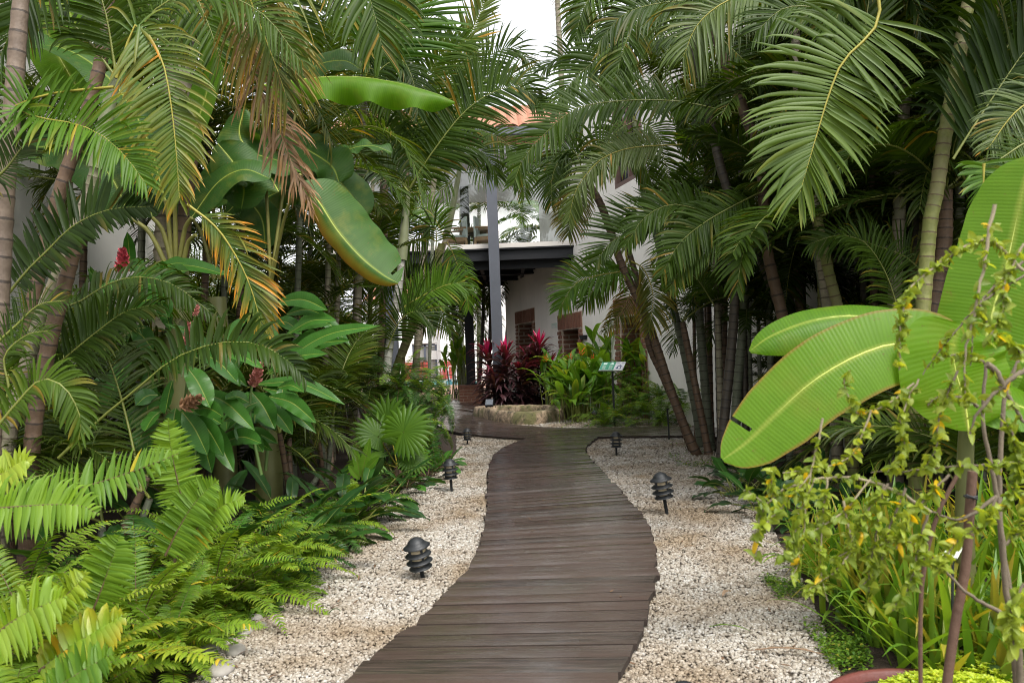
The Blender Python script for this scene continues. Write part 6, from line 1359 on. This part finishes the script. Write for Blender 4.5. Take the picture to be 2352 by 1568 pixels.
bl(p, [(2235, 900), (2300, 820), (2380, 780), (2470, 790)], 3.6, 100, (.2, .6, .8), BB, vee=.1, curl=.2, wave=.06, tint=.5)
bl(p, [(2230, 960), (2290, 930), (2360, 940), (2430, 1010)], 3.4, 80, (.2, .7, .7), BB, vee=.1, curl=.2, wave=.06, tint=.4)

# strap leaved clumps
def straps(label, loc, n, ln, seed_, wd=.034, el=(35, 88), mats=None):
    rg = np.random.default_rng(seed_); b = A([loc[0], loc[1], 0.]); o = thing('iris_clump', label, 'iris', b, 'strap leaved irises in the right bed')
    for q in range(4):
        g = MB(); k = n//4; a = rg.uniform(0, 6.28, k); e = np.radians(rg.uniform(*el, k)); d_ = np.stack([np.sin(a)*np.cos(e), np.cos(a)*np.cos(e), np.sin(e)], 1)
        st = b+np.stack([rg.normal(0, .07, k), rg.normal(0, .07, k), np.zeros(k)], 1)
        leaflets(g, st, d_, np.cross(d_, A([.2, .1, 1.])), ln*rg.uniform(.55, 1.2, k), wd*rg.uniform(.7, 1.3, k), rg.uniform(.02, .5, k), 8, .12, 'strap', np.stack([rg.random(k), (rg.random(k) < .25)*.7, (rg.random(k) < .06)*.5], 1))
        obj('leaf_fan', g, mats or STRAP, o)
for i, (x, y, ln, lab) in enumerate([(1.75, 3.45, .55, 'iris clump at the front, spilling over the pale gravel'), (1.72, 3.75, .5, 'iris clump with short leaves between the front ones'), (1.95, 3.3, .5, 'iris clump squeezed behind the sedum strip'), (2.0, 4.7, .55, 'iris clump in the middle of the right bed'), (1.78, 4.5, .45, 'low iris clump leaning to the gravel'), (1.9, 4.05, .6, 'iris clump with the tallest yellow-green leaves'), (2.5, 4.6, .6, 'iris clump behind the shrub stems'), (2.05, 3.75, .62, 'iris clump right behind the front one'), (1.72, 4.1, .50, 'iris clump with leaves fallen on the gravel'), (2.4, 3.5, .65, 'iris clump around the brown stakes'), (2.1, 4.4, .58, 'iris clump left of the little plant label'), (2.6, 4.2, .70, 'iris clump behind the little plant label'), (2.35, 5.0, .60, 'iris clump under the banana leaves'), (1.85, 4.95, .48, 'iris clump furthest along the gravel edge'), (2.75, 3.3, .7, 'iris clump near the right edge of the picture'), (2.15, 3.1, .5, 'iris clump just behind the sedum pot'), (2.9, 4.9, .65, 'iris clump in the shade at the far right')]):
    straps(lab, (x, y), 56, ln, 40+i)
for (x, y) in [(2.15, 6.6), (2.4, 7.3), (2.05, 7.4), (2.6, 6.4), (2.35, 8.0), (2.6, 8.6), (2.8, 7.6), (2.2, 5.9), (2.7, 5.6)]:
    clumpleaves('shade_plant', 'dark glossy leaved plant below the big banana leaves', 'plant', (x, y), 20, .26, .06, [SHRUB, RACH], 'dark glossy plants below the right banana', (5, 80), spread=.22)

# twiggy shrub
def twig(o, pts, d, r, mt, name='branch', leaves=0, wob=.0, lsz=.031):
    P = VV(pts, d); S = spline(P, max(12, len(pts)*5)); rg = np.random.default_rng(seed()); S = S+np.concatenate([[0*S[0]], rg.normal(0, .0012, (len(S)-1, 3))])
    r *= .62; g = MB(); tube(g, S, np.linspace(r, r*.4, len(S)), 6, 0)
    if leaves:
        t = rg.uniform(.12, 1, leaves); i = (t*(len(S)-1)).astype(int); p0 = S[i]; a = rg.normal(0, 1, (leaves, 3)); a[:, 2] -= .25; d_ = nrm(a)
        leaflets(g, p0, d_, nrm(rg.normal(0, 1, (leaves, 3))), lsz*rg.uniform(.5, 1.35, leaves), lsz*.62*rg.uniform(.7, 1.2, leaves), np.full(leaves, .25), 4, .2, 'oval', np.stack([rg.random(leaves), 0*t, (rg.random(leaves) < .025)*1.], 1), 1)
    return obj(name, g, [mt, TWIGL], o), S
BARK = plain('twig_bark', (.15, .12, .08), .8, .35, 18, bump=.3); BARKP = plain('twig_bark_pale', (.28, .235, .15), .8, .25, 18)
sb = thing('twiggy_shrub', 'sparse shrub with arching bare twigs and small yellow-green leaves', 'shrub', (V(2330, 1500, 2.5)[0], 2.5, 0)); D = 2.35
b0 = A(sb.location)
def trunkpx(pts, d, r): twig(sb, pts, d, r, BARK, 'trunk')
trunkpx([(2345, 1760), (2340, 1500), (2312, 1360), (2302, 1242), (2290, 1142), (2272, 1050), (2258, 960), (2264, 840)], 2.5, .022)
trunkpx([(2345, 1700), (2325, 1420), (2300, 1240), (2296, 1110), (2302, 1000), (2310, 900), (2352, 800)], 2.55, .024)
trunkpx([(2400, 1520), (2352, 1454), (2306, 1412), (2222, 1362), (2190, 1330)], 2.4, .016)
for pts, d, r, lv, mt in [
    ([(2138, 1175), (2080, 1140), (2021, 1111), (1970, 1098), (1920, 1096), (1870, 1101), (1815, 1118), (1776, 1142), (1750, 1175), (1740, 1230), (1735, 1296)], 2.3, .009, 22, BARKP),
    ([(2290, 1140), (2210, 1190), (2138, 1175)], 2.4, .011, 4, BARK),
    ([(1776, 1142), (1772, 1090), (1778, 1070)], 2.3, .004, 8, BARKP), ([(1760, 1160), (1720, 1128), (1710, 1126)], 2.3, .004, 4, BARKP),
    ([(2350, 621), (2300, 571), (2266, 549), (2206, 571), (2138, 621), (2088, 668), (2070, 740), (2066, 850)], 2.2, .008, 48, BARKP),
    ([(2285, 470), (2273, 520), (2266, 571), (2236, 729), (2216, 823), (2219, 940)], 2.1, .009, 14, BARKP),
    ([(2350, 600), (2256, 688), (2236, 760), (2230, 840)], 2.3, .007, 8, BARK), ([(2360, 628), (2260, 690), (2155, 809), (2120, 860)], 2.3, .006, 10, BARK),
    ([(2266, 836), (2290, 856), (2323, 923), (2352, 970)], 2.2, .015, 6, BARK), ([(2360, 845), (2290, 897), (2246, 950), (2225, 1000)], 2.2, .013, 8, BARK),
    ([(2273, 840), (2222, 816), (2152, 819)], 2.3, .007, 8, BARK), ([(2246, 934), (2222, 917), (2172, 910), (2145, 917), (2130, 930)], 2.3, .009, 10, BARK),
    ([(2350, 1060), (2300, 1065), (2200, 1070), (2100, 1080), (2000, 1085)], 2.3, .007, 16, BARK), ([(2100, 880), (2050, 920), (1980, 950), (1960, 935), (1940, 880), (1950, 850)], 2.3, .006, 20, BARKP),
    ([(2000, 945), (1960, 1040), (1900, 1070), (1800, 1085)], 2.25, .005, 18, BARKP), ([(1890, 960), (1860, 1100), (1850, 1170), (1845, 1260)], 2.2, .006, 12, BARKP),
    ([(1937, 1150), (1945, 1185), (1954, 1256), (1920, 1310), (1863, 1350), (1850, 1370)], 2.2, .007, 22, BARKP), ([(2080, 1120), (2040, 1220), (2020, 1300), (1985, 1340)], 2.2, .007, 18, BARK),
    ([(2130, 1180), (2110, 1260), (2090, 1340), (2050, 1400)], 2.1, .007, 18, BARK), ([(2040, 1110), (1990, 1180), (1960, 1250), (1910, 1290)], 2.2, .006, 20, BARK), ([(2000, 1100), (1930, 1180), (1830, 1240), (1790, 1290)], 2.2, .005, 22, BARKP),
    ([(1900, 1098), (1890, 1200), (1885, 1300), (1900, 1380)], 2.2, .005, 20, BARKP), ([(2190, 1330), (2120, 1260), (2060, 1240), (2000, 1260)], 2.2, .006, 18, BARK), ([(2290, 1142), (2260, 1200), (2200, 1240), (2150, 1310)], 2.0, .006, 24, BARK),
    ([(2310, 1250), (2352, 1200), (2380, 1130)], 2.1, .008, 18, BARK), ([(2352, 1340), (2320, 1420), (2335, 1500)], 1.9, .006, 26, BARK), ([(2300, 950), (2340, 1040), (2330, 1120), (2300, 1170)], 2.1, .006, 26, BARK), ([(2180, 1090), (2140, 1130), (2080, 1200), (2060, 1260)], 2.1, .006, 20, BARK),
    ([(1860, 1090), (1800, 1160), (1760, 1200), (1720, 1240)], 2.2, .004, 14, BARKP), ([(2250, 700), (2280, 760), (2330, 790), (2352, 830)], 2.1, .006, 16, BARK), ([(2200, 850), (2160, 950), (2150, 1030), (2120, 1080)], 2.2, .006, 20, BARK), ([(2110, 870), (2070, 960), (2080, 1040), (2040, 1080)], 2.25, .005, 20, BARKP),
    ([(1870, 1100), (1830, 1200), (1835, 1290), (1810, 1330)], 2.2, .004, 14, BARKP), ([(2030, 1110), (2010, 1240), (1995, 1330), (2000, 1400)], 2.2, .005, 20, BARK), ([(2352, 560), (2310, 640), (2300, 720), (2260, 790)], 2.0, .005, 18, BARKP)]:
    twig(sb, pts, d, r, mt, 'branch', int(lv*3.6))
for pts, r, d, lab in [([(2234, 1082), (2228, 1160), (2218, 1300), (2196, 1420), (2172, 1600), (2150, 1760)], .0145, 2.45, 'thick reddish brown wooden stake tied in the twiggy shrub'), ([(2205, 1080), (2152, 1185), (2122, 1310), (2114, 1450), (2110, 1700)], .0065, 2.4, 'thin brown cane leaning beside the thick stake')]:
    P = VV(pts, d); o = thing('garden_stake', lab, 'stake', (P[-1][0], P[-1][1], 0)); P[-1][2] = -.03; g = MB(); tube(g, spline(P, 18), r, 8); obj('rod', g, plain('stake_wood', (.12, .066, .042), .7, .3, 9, bump=.4), o)
    if r > .01:
        g = MB(); tube(g, spline(VV([(2214, 1138), (2226, 1142), (2245, 1140)], d-.02), 6), .004, 5); tube(g, VV([(2218, 1136), (2245, 1146)], d-.021), .004, 5); obj('tie', g, BLK, o)
# plant label
a_, b_, c_, d_ = V(2162, 1276, 3.2), V(2200, 1281, 3.2), V(2216, 1248, 3.28), V(2185, 1244, 3.28)
o = thing('plant_label', 'small white printed plant label among the irises', 'plant label', (a_[0]+.04, a_[1]+.05, 0)); nn = nrm(np.cross(b_-a_, d_-a_)); nn = nn if nn @ TOC > 0 else -nn
g = MB(); q = [a_, b_, c_, d_]; g.add(q+[x-nn*.006 for x in q], [[0, 1, 2, 3], [7, 6, 5, 4], [0, 4, 5, 1], [1, 5, 6, 2], [2, 6, 7, 3], [3, 7, 4, 0]], smooth=False); obj('plate', g, plain('label_white', (.50, .53, .45), .5, .05), o)
g = MB(); e1 = b_-a_; e2 = d_-a_
for v_, us in ((.62, (.30, .40, .47, .55, .63, .72)), (.42, (.28, .35, .42, .5, .57, .64, .70))):
    for u_ in us:
        c0 = a_+e1*u_+e2*v_+nn*.002; g.add([c0, c0+e1*.05, c0+e1*.05+e2*.10, c0+e2*.10], [[0, 1, 2, 3]], smooth=False)
obj('lettering', g, IRON, o)
g = MB(); tube(g, A([(a_+b_+c_+d_)/4-nn*.01, A([a_[0]+.04, a_[1]+.05, -.03])]), .006, 6); obj('spike', g, BLK, o)
# pot
pc_ = A([1.50, 2.95, 0.]); o = thing('terracotta_pot', 'broken dark red pot rim sunk in the bed at the bottom right', 'pot', pc_)
g = MB(); lathe(g, [(.30, -.16), (.37, -.02), (.385, .0), (.40, .025), (.395, .05), (.375, .055), (.36, .045), (.35, .0), (.34, -.1)], pc_, 40); obj('rim', g, plain('pot_red', (.13, .035, .028), .55, .3, 6, bump=.3), o)
g = MB(); lathe(g, [(0, .03), (.355, .02)], pc_, 24); obj('potting_soil', g, SOIL, o)
def sedum(label, c, r, k, zt, seed_):
    rg = np.random.default_rng(seed_); o = thing('golden_sedum', label, 'sedum', c, 'golden sedum mounds at the bottom right'); c = A(c, float); g = MB()
    a = rg.uniform(0, 6.28, k); rr = r*np.sqrt(rg.random(k)); x = c[0]+rr*np.cos(a); y = c[1]+rr*np.sin(a); z = c[2]+zt*(1-(rr/r)**2)*rg.uniform(.4, 1.1, k)+.01
    for q in range(5):
        aa = a+q*1.2566+rg.normal(0, .3, k); e = rg.uniform(.0, .8, k); d_ = np.stack([np.cos(aa)*np.cos(e), np.sin(aa)*np.cos(e), np.sin(e)], 1)
        leaflets(g, np.stack([x, y, z], 1), d_, np.cross(d_, UP)+1e-3, np.full(k, .016)*rg.uniform(.7, 1.3, k), np.full(k, .012), np.full(k, .2), 3, .2, 'oval', np.stack([rg.random(k), 0*a, (rg.random(k) < .03)*.5], 1))
    obj('foliage', g, SEDUM, o)
sedum('chartreuse sedum filling the dark red pot', (1.62, 2.95, .03), .34, 1500, .10, 1)
sedum('chartreuse sedum creeping on gravel left of the pot', (1.16, 2.8, 0.), .16, 600, .06, 2)
sedum('chartreuse sedum mat right of the pot', (2.15, 3.0, 0.), .4, 1600, .12, 3)
sedum('chartreuse sedum strip behind the pot', (1.85, 3.3, 0.), .22, 700, .09, 4)

# cobbles and litter
CB = plain('cobble', (.27, .25, .22), .7, .35, 14)
rgc = np.random.default_rng(21)
for i, (x, y, s) in enumerate([(500, 1462, .045), (525, 1478, .032), (560, 1455, .05), (600, 1440, .035), (640, 1435, .03), (540, 1500, .05), (585, 1425, .04), (480, 1500, .06), (510, 1545, .06), (690, 1350, .03), (720, 1335, .03), (735, 1300, .032), (850, 1215, .04), (880, 1200, .035), (905, 1185, .03), (935, 1165, .04), (965, 1140, .035), (1650, 1065, .05), (1680, 1110, .05), (1700, 1150, .045), (1715, 1200, .04), (1560, 1068, .05), (1590, 1075, .04), (630, 1375, .035), (935, 1310, .035)]):
    b = G(x, y); g = MB(); m_ = 10; th = np.linspace(0, np.pi, m_); prof = np.stack([np.sin(th)*s, np.cos(th)*s*.55], 1); lathe(g, prof, b+A([0, 0, s*.3]), 14)
    v = g.V[0][0]; rel = v-b; rel[:, 0] *= rgc.uniform(.9, 1.5); rel[:, :2] = rel[:, :2] @ np.array([[math.cos(i), math.sin(i)], [-math.sin(i), math.cos(i)]]); v[:] = b+rel+np.sin(rel*60+i)*.0015
    o = obj('cobble', g, CB); tag(o, 'smooth pale grey cobble lying along the gravel edge', 'stone', 'cobbles along the gravel edges')
def litter(label, x, y, ln, wd, mat, az, cat='dead leaf', nm='fallen_leaf'):
    b = G(x, y); g = MB(); p = A([b+A([math.cos(az)*ln*t, math.sin(az)*ln*t, .028+.02*math.sin(t*3)]) for t in (0, .35, .7, 1)])
    blade(g, p, UP, wd, 'lance', 14, 4, .3, .1, .2, seed=seed(), rib=.002, ribmat=0); o = obj(nm, g, mat); tag(o, label, cat)
litter('orange-brown dry leaf strip on gravel before the sedum', 1735, 1505, .3, .012, DRY, -.35)
litter('dry brown leaf curled on the right gravel', 1660, 1380, .09, .015, DRY, .8)
litter('thin brown twig leaf lying below the leaning lamp', 1560, 1270, .14, .006, DRY, .2)
litter('small brown leaf on the gravel left of the boardwalk curve', 1100, 1300, .06, .01, DRY, 2.)
litter('black curled leaf on the left gravel near the ferns', 755, 1418, .07, .006, SHRUB, .1)
litter('green grass blade fallen on the right gravel', 1630, 1450, .2, .006, STRAP, -.5)
litter('yellow leaf caught on the left ferns edge', 700, 1290, .05, .014, FERNY, 1.)

g = MB(); rl = np.random.default_rng(77)
x = rl.uniform(-1.6, 2.4, 900); y = rl.uniform(2.8, 13.5, 900)
ok = inpoly(x, y, near_poly) & (rl.random(900) < .35+.4*(np.abs(x-(XL(y)+XR(y))/2) > 1.1)); x, y = x[ok], y[ok]; k = len(x)
onb = (x > XL(y)) & (x < XR(y)); keep = ~onb | (rl.random(k) < .12); x, y, onb = x[keep], y[keep], onb[keep]; k = len(x)
a = rl.uniform(0, 6.28, k); d_ = np.stack([np.cos(a), np.sin(a), rl.normal(.05, .12, k)], 1)
leaflets(g, np.stack([x, y, np.where(onb, BZ+.008, .026)], 1), nrm(d_), np.cross(d_, UP), rl.uniform(.02, .075, k), rl.uniform(.004, .018, k), rl.normal(0, .3, k), 3, .3, 'lance', np.stack([rl.random(k), 0*a, (rl.random(k) < .15)*.8], 1))
tag(obj('leaf_litter', g, plain('litter_brown', (.13, .075, .04), .8, .5, 14)), 'small dry leaves and twigs scattered over the gravel', 'leaf litter', kind='stuff')
